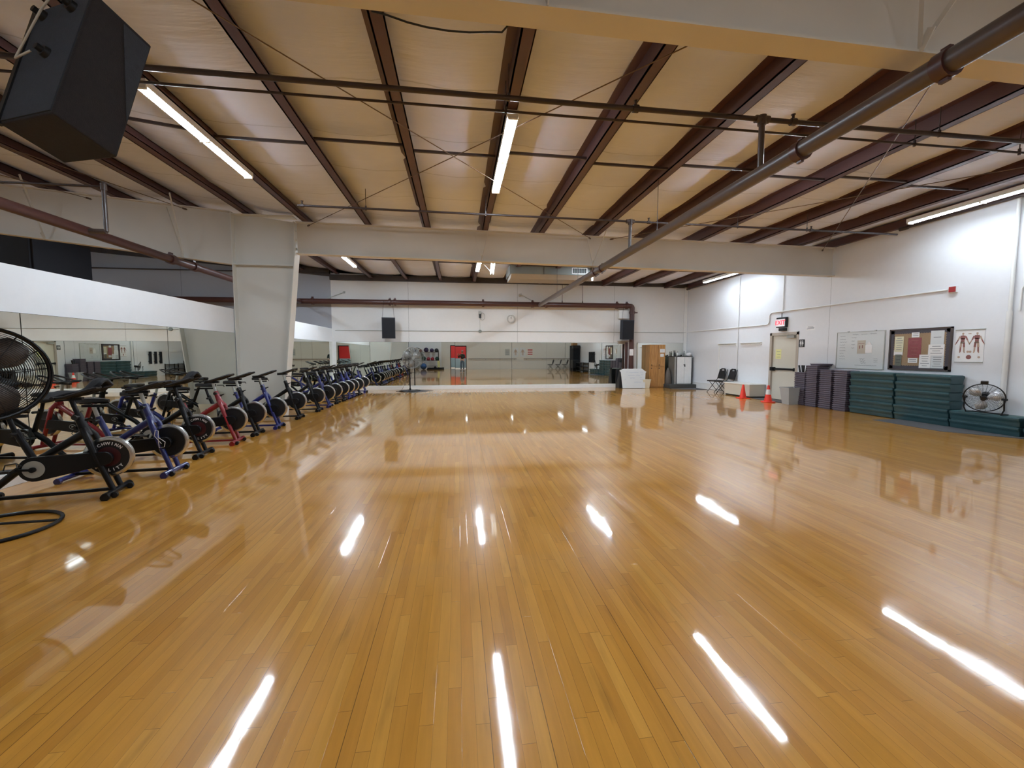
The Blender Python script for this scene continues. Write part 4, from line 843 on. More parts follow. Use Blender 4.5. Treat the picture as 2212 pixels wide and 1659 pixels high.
# ------------------------------------------------------------------ aerobic risers and steps
def riser():
    t = thing('step_riser', 'x', 'riser', (0, 0, 0), 0, 'purple-grey step risers stacked by the right wall'); a = .19; b = .19; th = .053
    build('block', MB().box((-a+.018, -b+.018, 0), (a-.018, b-.018, th-.026)), 'purpled', t)
    build('top_rim', MB().box((-a, -b, th-.026), (a, b, th)), 'purple', t, bev=.008)
    return t
proto = riser(); used = [0]
def stack_r(x, y, n, nm, skew=0, dz=.053):
    for k in range(n):
        lab = 'purple-grey step riser, %s from the top of %s' % (ORD[n-1-k], nm)
        r_ = random.Random(int(x*100+y*10+k)); p = (x+r_.uniform(-.006, .006), y+r_.uniform(-.006, .006), k*dz+.0005)
        if not used[0]: proto.location = p; proto['label'] = lab; used[0] = 1; proto.rotation_euler = (0, 0, r_.uniform(-.02, .02))
        else: dup(proto, p, r_.uniform(-.02, .02), lab)
stack_r(10.13, 11.13, 18, 'the stack behind the grey bin'); stack_r(10.10, 10.69, 22, 'the tallest riser stack'); stack_r(10.10, 10.23, 20, 'the stack right of the tallest'); stack_r(10.10, 9.78, 20, 'the stack touching the green platforms')
# a few thinner spare risers on the tops
pz = 22*.053
t = dup(proto, (10.15, 10.62, pz+.001), .0, 'purple-grey step riser set askew as the top cap of the tallest stack'); 
for k in range(4):
    x, y = (10.02+.03*(k % 2), 11.20-.06*k); a = (-14, -8, 3, 9)[k]
    o = thing('foam_dumbbell', 'black foam dumbbell bar standing on the riser stack behind the bin, %s from the left' % ORD[k], 'dumbbell', (x, y, 18*.053+.001), 0, 'black foam dumbbells on the riser stack'); o.rotation_euler = (R(a), 0, 0)
    build('grip', MB().cyl((0, 0, .012), (0, 0, .19), .024, 10), 'blackp', o, smooth=True); build('end_cap', MB().cyl((0, 0, .19), (0, 0, .205), .028, 10).cyl((0, 0, 0), (0, 0, .012), .028, 10), 'blackp', o, smooth=True)
def step_platform():
    t = thing('step_platform', 'x', 'step platform', (0, 0, 0), 0, 'dark green step platforms stacked by the right wall')
    # cross-section in xz: rounded lip, hollow waist; runs along y
    L_ = .54; prof = [(-.150, .0), (-.158, .02), (-.160, .06), (-.166, .085), (-.184, .105), (-.196, .130), (-.192, .155), (-.170, .168), (.170, .168), (.192, .155), (.196, .130), (.184, .105), (.166, .085), (.160, .06), (.158, .02), (.150, 0)]
    n = len(prof); vs = []; sec = [(-L_, .90), (-L_+.03, 1.0), (-.15, 1.0), (-.12, .965), (.12, .965), (.15, 1.0), (L_-.03, 1.0), (L_, .90)]
    for y, s in sec: vs += [(x*s, y, z if z < .16 or s >= .96 else z-.008) for x, z in prof]
    fs = [tuple(range(n)), tuple(range((len(sec)-1)*n+n-1, (len(sec)-1)*n-1, -1))]
    for i in range(len(sec)-1): fs += [(i*n+k, i*n+(k+1) % n, (i+1)*n+(k+1) % n, (i+1)*n+k) for k in range(n)]
    build('platform', MB().add(vs, fs), 'green', t, smooth=True)
    build('top_mat', MB().box((-.165, -L_+.03, .168), (.165, L_-.03, .173)), 'greenl', t)
    return t
sp = step_platform(); su = [0]
def stack_s(x, y, n, nm, z0=.01, rz=0):
    for k in range(n):
        r_ = random.Random(int(y*31)+k*7); p = (x+r_.uniform(-.012, .012), y+r_.uniform(-.012, .012), z0+k*.174); lab = 'dark green step platform, %s from the top of %s' % (ORD[n-1-k], nm)
        if not su[0]: sp.location = p; sp['label'] = lab; su[0] = 1; sp.rotation_euler = (0, 0, rz)
        else: dup(sp, p, rz+r_.uniform(-.008, .008), lab)
stack_s(10.11, 8.98, 6, 'the left green stack'); stack_s(10.11, 7.86, 6, 'the right tall green stack')
stack_s(10.11, 6.74, 2, 'the low stack under the floor fan'); stack_s(10.11, 5.62, 2, 'the low stack at the right edge')
# ------------------------------------------------------------------ fans
def fan_head(t, r, depth, wire, nw=9, spokes=14, blade='blade', rim=.012, nb=3, mot='blackp', ang=0, wr=.0022):
    """cage along local -y (front) ; centre at origin"""
    def ringpts(q, y, n=40): return [(q*math.cos(2*PI*k/n), y, q*math.sin(2*PI*k/n)) for k in range(n)]
    build('rim', MB().tube(ringpts(r, 0), rim, 8, True), wire, t, smooth=True)
    prof = lambda u: -depth*.5*(1-u**2.5)
    for nm, sg in (('front_grille', 1), ('rear_grille', -1)):
        mb = MB()
        for k in range(spokes):
            a = 2*PI*k/spokes+.1; mb.tube([(r*u*math.cos(a), sg*prof(u), r*u*math.sin(a)) for u in (.12, .4, .65, .85, 1)], wr*1.4, 4)
        for i in range(nw):
            u = .14+.82*i/(nw-1); mb.tube(ringpts(r*u, sg*prof(u), 36), wr, 4, True)
        mb.cyl((0, sg*prof(.12)-.006, 0), (0, sg*prof(.12)+.006, 0), r*.14, 16)
        build(nm, mb, wire, t)
    for b in range(nb):
        a0 = 2*PI*b/nb+ang; vs = []; n = 8
        for i in range(n+1):
            u = .16+.74*i/n; wdt = .92*math.sin(PI*(.18+.72*i/n))
            for sgn in (-1, 1):
                a = a0+sgn*wdt*.62; y = sgn*.035*(1-.4*u)
                vs.append((r*u*math.cos(a), y-.004, r*u*math.sin(a)))
        fs = [(2*i, 2*i+1, 2*i+3, 2*i+2) for i in range(n)]
        o = build('blade', MB().add(vs, fs), blade, t, smooth=True); md = o.modifiers.new('th', 'SOLIDIFY'); md.thickness = .004
    build('hub', MB().cyl((0, -.05, 0), (0, .04, 0), r*.15, 16), mot, t, smooth=True)
    build('motor', MB().lathe([(0, depth*.3), (r*.22, depth*.3), (r*.25, depth*.5), (r*.22, depth*.5+.14), (r*.1, depth*.5+.18), (0, depth*.5+.18)], axis='y', n=18), mot, t, smooth=True)
def ring_base(t, r, o, mat, wid=.014):
    build('base_ring', MB().tube([(o[0]+r*math.cos(2*PI*k/36), o[1]+r*math.sin(2*PI*k/36), wid) for k in range(36)], wid, 8, True), mat, t, smooth=True)
    mb = MB()
    for k in range(3): a = 2*PI*k/3+.4; mb.tube([(o[0], o[1], .06), (o[0]+r*math.cos(a), o[1]+r*math.sin(a), wid)], wid*.75, 8)
    mb.cyl((o[0], o[1], .03), (o[0], o[1], .12), .035, 12); build('base_spokes', mb, mat, t, smooth=True)
# near left drum fan
F0 = Vector((-3.93, 3.98, 0))
t = thing('pedestal_fan', 'large black pedestal fan cut off by the left edge of the photo', 'fan', F0)
ring_base(t, .41, (0, 0), 'blacks', .016)
build('pole', MB().cyl((0, 0, .1), (0, 0, 1.10), .022, 14).cyl((0, 0, .9), (0, 0, 1.16), .032, 14).box((-.05, -.04, 1.05), (.05, .05, 1.2)), 'blacks', t, smooth=True)
hd = bpy.data.objects.new('fan_head', None); COL.objects.link(hd); hd.parent = t; hd.location = (.165, -.14, 1.335); hd.rotation_euler = (R(4), 0, R(50))
fan_head(hd, .375, .20, 'grill', 24, 14, 'bladed', .014, 3, 'blackp', .9, .0021)
build('drum_shell', MB().lathe([(.378, -.04), (.388, -.035), (.388, .06), (.378, .065), (.378, -.04)], axis='y', n=40, cap=False), 'blacks', hd, smooth=True)
build('clamp', MB().cyl((.03, .0, 1.13), (.10, -.05, 1.2), .03, 10), 'blacks', t)
# far grey fan
t = thing('pedestal_fan', 'grey pedestal fan standing before the back wall mirror at the end of the bikes', 'fan', (-1.93, 17.15, 0))
ring_base(t, .42, (0, 0), 'blacks', .014)
build('pole', MB().cyl((0, 0, .1), (0, 0, 1.2), .022, 12).tube([(0, 0, 1.1), (-.12, .10, 1.32), (-.2, .15, 1.32)], .02, 8), 'blacks', t, smooth=True)
build('power_cord', MB().tube([(-.02, .0, 1.1), (-.10, .05, .8), (-.14, .05, .5), (-.22, .0, .25), (-.34, -.05, .02)], .006, 6), 'blackp', t)
hd = bpy.data.objects.new('fan_head', None); COL.objects.link(hd); hd.parent = t; hd.location = (.09, -.07, 1.33); hd.rotation_euler = (R(3), 0, R(38))
fan_head(hd, .425, .24, 'grillg', 12, 20, 'blade', .012, 3, 'blackp', .5, .0035)
solo('floor_mat', MB().cyl((-1.75, 17.12, 0), (-1.75, 17.12, .008), .74, 4), 'rubber', 'dark thin mat under the grey pedestal fan', 'mat')
# floor fan on the low green stack
t = thing('floor_fan', 'black wire floor fan with bright blades on the low green step platforms', 'fan', (10.0, 6.72, .36))
build('yoke', MB().tube([(-.10, .30, .30), (-.10, .31, .1), (-.10, .27, .012), (.06, .27, .012), (.06, -.27, .012), (-.10, -.27, .012), (-.10, -.31, .1), (-.10, -.30, .30)], .012, 8).cyl((-.10, .27, .3), (-.10, .34, .3), .022, 8).cyl((-.10, -.34, .3), (-.10, -.27, .3), .022, 8), 'blacks', t, smooth=True)
hd = bpy.data.objects.new('fan_head', None); COL.objects.link(hd); hd.parent = t; hd.location = (-.10, 0, .305); hd.rotation_euler = (R(14), 0, R(-62))
fan_head(hd, .272, .15, 'grill', 12, 24, 'bladew', .009, 3, 'blackp', .3, .0011)
build('handle', MB().box((-.05, -.02, .268), (.05, .03, .33)), 'blackp', hd, bev=.01)
# ------------------------------------------------------------------ spin bikes
def bike(color, variant=0, brand=True):
    fr = {'black': 'blacks', 'blue': 'blues', 'red': 'reds'}[color]
    t = thing('spin_bike', 'x', 'spin bike', (0, 0, 0), 0, 'spin bikes lined up along the left partition')
    build('front_stabilizer', MB().tube([(.50, -.26, .045), (.50, .26, .045)], .030, 12).cyl((.50, -.265, .03), (.50, -.235, .03), .038, 12).cyl((.50, .235, .03), (.50, .265, .03), .038, 12), fr, t, smooth=True)
    for s in (-1, 1): build('transport_wheel', MB().cyl((.545, s*.17-.015, .030), (.545, s*.17+.015, .030), .030, 14), 'blackp', t, smooth=True)
    build('rear_stabilizer', MB().tube([(-.56, -.24, .040), (-.56, .24, .040)], .028, 12).cyl((-.56, -.25, .028), (-.56, -.21, .028), .034, 12).cyl((-.56, .21, .028), (-.56, .25, .028), .034, 12), fr, t, smooth=True)
    build('base_rail', MB().bar((-.56, 0, .055), (.50, 0, .055), .04, .03), fr if color != 'blue' or variant else 'blacks', t)
    for s in (-1, 1): build('fork_leg', MB().tube([(.50, s*.080, .06), (.385, s*.080, .40), (.31, s*.075, .64), (.265, s*.03, .72)], .030, 10, rr=[.026, .030, .032, .030]), fr, t, smooth=True)
    build('head_tube', MB().tube([(.285, 0, .64), (.215, 0, .88)], .038, 12, rr=[.045, .036]), fr, t, smooth=True)
    build('main_beam', MB().tube([(.275, 0, .68), (-.05, 0, .46), (-.30, 0, .30), (-.56, 0, .06)], .036, 10, rr=[.042, .036, .036, .03]), fr, t, smooth=True)
    build('seat_tube', MB().tube([(-.13, 0, .38), (-.27, 0, .74)], .030, 12), fr, t, smooth=True)
    build('seat_post', MB().tube([(-.27, 0, .72), (-.31, 0, .86)], .021, 10), 'silver' if color != 'black' else 'blacks', t, smooth=True)
    s_ = build('seat_slider', MB().bar((-.42, 0, .875), (-.17, 0, .875), .04, .03), 'blacks', t)
    sad = MB(); sec = [(-.47, .02, .00), (-.44, .085, .02), (-.36, .10, .025), (-.28, .06, .02), (-.20, .028, .012), (-.15, .018, .0)]
    vs = []
    for x, w_, dz_ in sec: vs += [(x, -w_, .925), (x, -w_*.9, .945+dz_), (x, 0, .952+dz_), (x, w_*.9, .945+dz_), (x, w_, .925), (x, 0, .90)]
    fs = [tuple(range(6)), tuple(range(35, 29, -1))]
    for i in range(5): fs += [(i*6+k, i*6+(k+1) % 6, i*6+6+(k+1) % 6, i*6+6+k) for k in range(6)]
    build('saddle', sad.add(vs, fs), 'blackp', t, smooth=True, bev=0)
    # flywheel
    wx, wz, wr = .450, .405, .215
    fl = build('flywheel', MB().lathe([(0, -.014), (wr-.045, -.014), (wr-.042, -.020), (wr-.005, -.020), (wr, -.016), (wr, .016), (wr-.005, .020), (wr-.042, .020), (wr-.045, .014), (0, .014)], axis='y', n=44, c=(wx, 0, wz)), 'blackp', t, smooth=True)
    mb = MB().lathe([(wr-.034, -.0205), (wr-.006, -.0210), (wr+.001, -.016), (wr+.001, .016), (wr-.006, .0210), (wr-.034, .0205)], axis='y', n=44, c=(wx, 0, wz), cap=False); build('chrome_rim', mb, 'chrome', fl, smooth=True)
    mb = MB().cyl((wx, -.030, wz), (wx, .030, wz), .032, 16).cyl((wx, -.085, wz), (wx, .085, wz), .012, 10); build('axle_hub', mb, 'alu' , fl, smooth=True)
    if variant == 2:   # silver ringed disc with lettering
        build('red_disc', MB().lathe([(.035, -.0165), (.105, -.0165), (.105, -.0150), (.035, -.015), (.035, -.0165)], axis='y', cap=False, n=36, c=(wx, 0, wz)), 'wine', fl)
        for word, a0, sgn, rad_ in (('SCHWINN', 90, -1, .142), ('QUALITY', -90, 1, .144)):
            for i, ch in enumerate(word):
                a = R(a0+sgn*(i-(len(word)-1)/2)*15.5)
                face = a-PI/2 if sgn < 0 else a+PI/2
                mtx = Matrix.Translation((wx+rad_*math.cos(a), -.0165, wz+rad_*math.sin(a))) @ Matrix.Rotation(-face, 4, 'Y') @ Matrix(((1, 0, 0, 0), (0, 0, -1, 0), (0, 1, 0, 0), (0, 0, 0, 1)))
                letter('lettering', ch, .042, 'reflw', fl, mtx, .0012, .0015)
    # chain guard on the camera side
    mb = MB(); c1, c2 = (-.10, .345, .125 if variant == 2 else .088), (wx, wz, .07); poly = []
    for k in range(13): a = R(85+k*190/12); poly.append((c1[0]+c1[2]*math.cos(a), c1[1]+c1[2]*math.sin(a)))
    for k in range(7): a = R(-80+k*160/6); poly.append((c2[0]+c2[2]*math.cos(a), c2[1]+c2[2]*math.sin(a)))
    fr4 = Matrix(((1, 0, 0, 0), (0, 0, 1, -.105), (0, 1, 0, 0), (0, 0, 0, 1)))
    g = build('chain_guard', mb.prism(poly, .042, fr4), 'blacks' if color != 'blue' or variant != 1 else 'blacks', t, bev=.006)
    if variant == 2: build('crank_disc', MB().cyl((-.10, -.111, .345), (-.10, -.104, .345), .086, 32), 'silver', g, smooth=True)
    else:
        build('emblem', MB().tube([(-.04+.052*math.cos(2*PI*k/20), -.108, .355+.036*math.sin(2*PI*k/20)) for k in range(20)], .0028, 5, True).bar((-.055, -.108, .345), (-.025, -.108, .372), .010, .003, (0, 1, 0)).bar((-.06, -.108, .366), (-.02, -.108, .350), .006, .003, (0, 1, 0)), 'silver', g)
    for s, a in ((-1, -42), (1, 138)):
        a = R(a+variant*23); cx, cz = -.10, .345; ex, ez = cx+.165*math.cos(a)*(-1 if s < 0 else -1), cz+.165*math.sin(a)
        ex = cx-.165*math.cos(a)*1; y = s*.125
        cr = build('crank_arm', MB().bar((cx, y, cz), (ex, y, ez), .018, .032, (0, 1, 0)).cyl((cx, y-.012, cz), (cx, y+.012, cz), .026, 12), 'blacks', t)
        build('pedal', MB().box((ex-.05, min(y, y+s*.10), ez-.012), (ex+.05, max(y, y+s*.10), ez+.012)), 'blackp', cr, bev=.004)
        if s < 0: build('toe_cage', MB().tube([(ex+.05, y-.01, ez), (ex+.10, y-.02, ez+.04), (ex+.08, y-.05, ez+.075), (ex+.0, y-.05, ez+.065), (ex-.02, y-.05, ez)], .006, 6).tube([(ex+.05, y-.09, ez), (ex+.10, y-.08, ez+.04), (ex+.08, y-.05, ez+.075)], .006, 6), 'blackp', cr)
    # handlebar
    build('handlebar_post', MB().tube([(.222, 0, .86), (.178, 0, 1.02)], .021, 12), 'blacks' if (color == 'black' and variant == 2) else 'silver', t, smooth=True)
    build('clamp_knob', MB().cyl((.245, -.045, .85), (.245, -.10, .85), .012, 8).cyl((.245, -.10, .85), (.245, -.125, .85), .024, 10).cyl((-.255, -.03, .70), (-.255, -.10, .70), .018, 8), 'blackp', t, smooth=True)
    build('brake_knob', MB().cyl((.24, 0, .79), (.33, 0, .83), .010, 8).cyl((.25, .04, .80), (.25, .09, .80), .022, 10), 'blackp', t, smooth=True)
    build('bar_slider', MB().bar((.06, 0, 1.025), (.27, 0, 1.035), .045, .03), 'blacks', t)
    hb = MB()
    hb.tube([(.14, -.235, 1.06), (.13, -.20, 1.055), (.16, -.10, 1.05), (.18, 0, 1.05), (.16, .10, 1.05), (.13, .20, 1.055), (.14, .235, 1.06)], .016, 8)
    for s in (-1, 1):
        hb.tube([(.13, s*.20, 1.055), (.22, s*.215, 1.065), (.34, s*.19, 1.11), (.44, s*.14, 1.15), (.455, s*.095, 1.155), (.42, s*.055, 1.145), (.33, s*.05, 1.11), (.20, s*.04, 1.055)], .015, 8)
    build('handlebar', hb, 'blackp', t, smooth=True)
    build('bottle_bracket', MB().tube([(.24, 0, .98), (.33, 0, .98), (.33, .03, .955)], .007, 6), 'blacks', t)
    return t
kinds = {'K2': bike('black', 2), 'K': bike('black', 0), 'B': bike('blue', 0), 'B1': bike('blue', 1), 'R': bike('red', 0)}
rows = [  # front foot x, y, yaw deg, kind, label
 (-3.66, 4.93, 14, 'K2', 'black spin bike nearest the camera, with a silver crank disc and lettered flywheel'),
 (-3.56, 5.70, 6, 'B', 'blue spin bike nearest the camera, second in the row'),
 (-3.74, 6.62, 7, 'K2', 'black spin bike with a lettered flywheel, between the nearest blue bike and the red bike'),
 (-3.70, 7.50, 8, 'R', 'the only red spin bike in the row'),
 (-3.72, 8.26, 6, 'K', 'black spin bike directly beyond the red bike'),
 (-3.63, 8.98, 6, 'B1', 'blue spin bike standing just in front of the cream column'),
 (-3.68, 10.24, 5, 'K', 'black spin bike standing right beside the cream column'),
 (-3.64, 11.48, 5, 'K', 'black spin bike, first one wholly beyond the cream column'),
 (-3.62, 12.32, 5, 'B1', 'blue spin bike, second one beyond the cream column'),
 (-3.64, 13.15, 4, 'K', 'black spin bike, third one beyond the cream column'),
 (-3.62, 13.88, 4, 'K', 'black spin bike, fourth one beyond the cream column'),
 (-3.60, 14.50, 4, 'B1', 'blue spin bike, fifth one beyond the cream column'),
 (-3.60, 15.12, 4, 'B1', 'blue spin bike, sixth one beyond the cream column'),
 (-3.58, 15.80, 4, 'K', 'black spin bike, second from the back wall'),
 (-3.60, 16.85, 3, 'B1', 'blue spin bike at the far end of the row by the back wall')]
first = set()
bk = []
for x, y, a, k, lab in rows:
    a = R(a); p = (x-.50*math.cos(a), y-.50*math.sin(a), 0)
    if k in first: o = dup(kinds[k], p, a, lab)
    else: o = kinds[k]; o.location = p; o.rotation_euler = (0, 0, a); o['label'] = lab; first.add(k)
    bk.append(o)
def on_bike(i, f):
    x, y, a, k, lab = rows[i]; a = R(a); return Matrix.Translation((x-.5*math.cos(a), y-.5*math.sin(a), 0)) @ Matrix.Rotation(a, 4, 'Z')
def towel(i, lab, sc=1.0):
    m = on_bike(i, 0); mb = MB(); n, q = 14, 8; vs = []
    for a in range(n+1):
        for b in range(q+1):
            u = a/n; v = b/q-.5; x = .02+.46*u; y = v*(.34-.10*u)
            z = 1.075+.115*u*u*1.1+.014*math.sin(9*u+5*v)-.05*abs(v)*2*(1-u*.5)+(.05*math.exp(-((u-.8)/.12)**2)*math.cos(v*4))
            vs.append((x*sc, y, z))
    fs = [(a*(q+1)+b, (a+1)*(q+1)+b, (a+1)*(q+1)+b+1, a*(q+1)+b+1) for a in range(n) for b in range(q)]
    o = solo('handlebar_pad', mb.add(vs, fs), 'blackf', lab, 'pad', smooth=True); o.matrix_world = m; md = o.modifiers.new('th', 'SOLIDIFY'); md.thickness = .03; md.offset = 1
towel(0, 'black cloth cover draped over the handlebar of the nearest black bike'); towel(2, 'black cloth cover draped over the handlebar of the third bike')
m = on_bike(1, 0); mb = MB().tube([(.40, -.125, .48), (.47, -.125, .42), (.46, -.125, .36), (.405, -.125, .35), (.40, -.125, .42)], .0045, 6, True).tube([(.40, -.125, .48), (.405, -.125, .56), (.375, -.125, .57), (.36, -.125, .50), (.43, -.125, .40)], .0045, 6)
solo('wire_bottle_cage', mb, 'reflw', 'white wire bottle cage on the front of the nearest blue bike', 'bottle cage').matrix_world = m
m = on_bike(3, 0)
pn_ = solo('paper_notice', MB().hexa([(-.02, .12, .40), (.18, .12, .40), (.18, .125, .40), (-.02, .125, .40), (-.10, .12, .66), (.16, .12, .66), (.16, .125, .66), (-.10, .125, .66)]), 'paperc', 'cream paper sheet with a scribbled 2 hung behind the red bike', 'notice'); pn_.matrix_world = m
letter('lettering', '2', .17, 'blackp', pn_, Matrix.Translation((.04, .118, .52)) @ Matrix(((1, 0, 0, 0), (0, 0, -1, 0), (0, 1, 0, 0), (0, 0, 0, 1))), .001, -.004)
# ------------------------------------------------------------------ behind the camera (seen in the mirrors)
t = thing('ballet_barre', 'long brown wooden barre on brackets along the rear wall, seen in the back mirror', 'barre', (0, YR+.10, 1.0))
build('rail', MB().cyl((.95, 0, 0), (5.6, 0, 0), .026, 10).cyl((6.3, 0, 0), (11.3, 0, 0), .026, 10), 'woodrail', t, smooth=True)
for x in (1.2, 2.6, 4.0, 5.4, 6.6, 8.2, 9.8, 11.1): build('bracket', MB().tube([(x, 0, -.02), (x, 0, -.06), (x, -.10, -.08)], .010, 6), 'blackp', t)
for i, (x, n) in enumerate(((8.85, 'leftmost'), (9.60, 'second'), (10.28, 'third'), (11.02, 'rightmost'))):
    dup(c0, (x, YR+.55, 0), PI+(.05 if i % 2 else -.04), 'black folding chair under the barre on the rear wall, %s of four in the mirror' % n, 'black folding chairs along the rear wall')
papers('wall_sign', MB().box((-.22, 0, 0), (.22, .012, .62)), MB().box((-.17, .012, .1), (.17, .014, .13)).box((-.17, .012, .25), (.17, .014, .28)).box((-.17, .012, .4), (.17, .014, .43)), ('silver', 'ink'), 'grey framed notice on the rear wall, left of the two charts in the mirror', 'sign', (4.72, YR, 1.33))
for x, n in ((5.52, 'left'), (6.22, 'right')):
    t = thing('anatomy_chart', 'rear wall anatomy chart, the %s one of two in the mirror' % n, 'poster', (x, YR, 1.20), 0, 'charts on the rear wall'); build('sheet', MB().box((-.28, 0, 0), (.28, .004, .86)), 'paperg', t)
    mb = MB().cyl((0, .004, .70), (0, .007, .70), .04, 10).box((-.08, .004, .42), (.08, .007, .65)).box((-.07, .004, .14), (-.015, .007, .42)).box((.015, .004, .14), (.07, .007, .42)).bar((-.08, .006, .62), (-.17, .006, .38), .04, .003, (0, 1, 0)).bar((.08, .006, .62), (.17, .006, .38), .04, .003, (0, 1, 0)); build('figure', mb, 'musclep', t)
t = thing('poster', 'red and white striped poster on the rear wall, right of the mirrored charts', 'poster', (6.95, YR, 1.35)); build('sheet', MB().box((-.24, 0, 0), (.24, .004, .60)), 'paper', t)
build('stripes', MB().box((-.24, .004, .05), (.24, .006, .15)).box((-.24, .004, .25), (.24, .006, .35)).box((-.24, .004, .45), (.24, .006, .57)), 'glassb', t)
solo('white_backboard', MB().box((-4.75, YR, 0), (-1.60, YR+.03, 2.6)), 'band', 'white board fixed behind the ball rack on the rear wall', 'board')
t = thing('ball_rack', 'black metal rack of exercise balls against the rear wall, seen in the back mirror', 'rack', (-3.1, YR+.40, 0))
for x in (-1.5, 1.25):
    build('post', MB().cyl((x, -.2, 0), (x, -.2, 1.75), .022, 8).cyl((x, .2, 0), (x, .2, 1.75), .022, 8), 'blacks', t)
for z in (1.60, .82, .30):
    build('shelf_rail', MB().cyl((-1.5, -.10, z), (1.25, -.10, z), .018, 8).cyl((-1.5, .12, z), (1.25, .12, z), .018, 8), 'blacks', t)
balls = [(-3.95, 1.78, .17, 'bpurple', 'dark purple', 'top'), (-3.48, 1.76, .15, 'bred', 'small red', 'top'), (-2.98, 1.83, .22, 'bpurple', 'largest dark purple', 'top'), (-2.46, 1.80, .19, 'bpurple', 'dark violet', 'top'), (-2.02, 1.80, .19, 'bblack', 'black', 'top'),
         (-3.22, 1.04, .21, 'bgreen', 'left dark green', 'middle'), (-2.78, .99, .17, 'bred', 'left red', 'middle'), (-2.40, .99, .17, 'bred', 'right red', 'middle'), (-1.98, 1.02, .19, 'bgreen', 'right dark green', 'middle')]
for x, z, r_, mat, n, sh in balls: solo('exercise_ball', MB().sphere((0, 0, 0), r_), mat, '%s exercise ball on the %s shelf of the ball rack' % (n, sh), 'ball', 'balls on the rack', loc=(x, YR+.41, (1.60 if sh == 'top' else .82)+.012+math.sqrt(max(r_*r_-.0121, 0))), smooth=True)
for x, r_, mat, n in ((-3.20, .29, 'bblue', 'large blue'), (-3.80, .26, 'bgrey', 'large pale grey')): solo('exercise_ball', MB().sphere((0, 0, 0), r_), mat, '%s exercise ball on the floor before the ball rack' % n, 'ball', 'balls on the rack', loc=(x, YR+.95, r_), smooth=True)
mb = MB()
for i in range(26):
    x = -2.9+.06*i; h_ = .10+.10*abs(math.sin(i*1.7))+(.12 if 10 < i < 14 else 0); mb.box((x, -.12, 0), (x+.07, .12, h_))
solo('rope_pile', mb, 'blackf', 'heap of black straps on the floor under the ball rack', 'straps', loc=(0, YR+.95, 0))
papers('wall_sign', MB().box((-.10, 0, 0), (.12, .02, .62)), None, ('yellow', 'ink'), 'yellow sign leaning at the right end of the ball rack', 'sign', (-1.84, YR+.65, .18))
t = thing('tall_cabinet', 'tall black cabinet on the right wall near the camera, seen in the back mirror', 'cabinet', (10.02, .70, 0)); build('body', MB().box((-.30, -.55, 0), (.28, .60, 2.2)), 'blackf', t); build('top_box', MB().box((-.36, .4, 1.95), (.25, .75, 2.15)), 'blackp', t); build('wood_top', MB().box((-.2, -.5, 2.2), (.2, .1, 2.42)), 'lockw', t)
t = thing('weight_rack', 'low black open rack below the foam rollers, seen in the back mirror', 'rack', (10.0, 3.0, 0))
for x in (-.3, .3):
    for y in (-.7, .7): build('post', MB().box((x-.02, y-.02, 0), (x+.02, y+.02, .80)), 'blacks', t)
for z in (.12, .42, .74): build('shelf', MB().box((-.32, -.72, z), (.32, .72, z+.03)), 'blackp', t)
t = thing('audio_console', 'black audio console table beside the tall cabinet, seen in the back mirror', 'table', (9.75, 1.78, 0)); build('body', MB().box((-.30, -.35, .30), (.30, .35, .98)), 'blackp', t, bev=.02)
for x in (-.25, .25):
    for y in (-.3, .3): build('leg', MB().box((x-.025, y-.025, 0), (x+.025, y+.025, .36)), 'blacks', t)
for i in range(3):
    t = thing('foam_roller_holder', 'tall black foam roller hung on the right wall, %s of three seen in the mirrors' % ORD[i], 'roller', (XR-.09, 5.15-.50*i, .82), 0, 'black foam rollers on the right wall')
    build('roller', MB().cyl((0, 0, 0), (0, 0, .82), .075, 16), 'blackf', t, smooth=True); build('wall_clip', MB().box((0, -.09, .15), (.09, .09, .18)).box((0, -.09, .62), (.09, .09, .65)), 'blackp', t)
# ------------------------------------------------------------------ the photographer (seen only in the mirror)
def skin_body(name, chains, mats, parent, lv=1):
    """chains: list of lists of (point, radius); first chain's first point is the root; joined where points coincide"""
    vs, es, rs, idx = [], [], [], {}
    for ch in chains:
        prev = None
        for p, r_ in ch:
            k = tuple(round(c, 4) for c in p)
            if k not in idx: idx[k] = len(vs); vs.append(p); rs.append(r_)
            i = idx[k]
            if prev is not None and prev != i: es.append((prev, i))
            prev = i
    me = bpy.data.meshes.new(name); me.from_pydata(vs, es, []); o = bpy.data.objects.new(name, me); COL.objects.link(o)
    md = o.modifiers.new('skin', 'SKIN'); md.use_smooth_shade = True
    for i, r_ in enumerate(rs): sv = me.skin_vertices[0].data[i]; sv.radius = (r_, r_) if not isinstance(r_, tuple) else r_
    me.skin_vertices[0].data[0].use_root = True
    s2 = o.modifiers.new('sub', 'SUBSURF'); s2.levels = lv; s2.render_levels = lv
    dg = bpy.context.evaluated_depsgraph_get(); dg.update(); m2 = bpy.data.meshes.new_from_object(o.evaluated_get(dg)); bpy.data.objects.remove(o)
    m2.materials.clear(); m2.materials.append(M[mats]); o = bpy.data.objects.new(name, m2); COL.objects.link(o); o.parent = parent
    for p in m2.polygons: p.use_smooth = True
    return o
P = thing('person', 'person in dark top and blue jeans holding up a phone in the mirror', 'person', (.34, -.50, 0))
hip = (0, 0, .94)
def leg(s): return [(hip, .13), ((s*.10, 0, .88), .095), ((s*.11, .02, .50), .062), ((s*.11, -.01, .12), .040), ((s*.12, .02, .05), .042), ((s*.13, .14, .035), .035)]
def arm(s, hand): 
    el = (s*.24+(-.06 if s < 0 else -.02), .12, 1.14); return [((0, 0, 1.40), .11), ((s*.17, .0, 1.40), .058), (el, .042), (hand, .028)]
hl, hr = (-.395, .40, 1.455), (-.275, .40, 1.455)
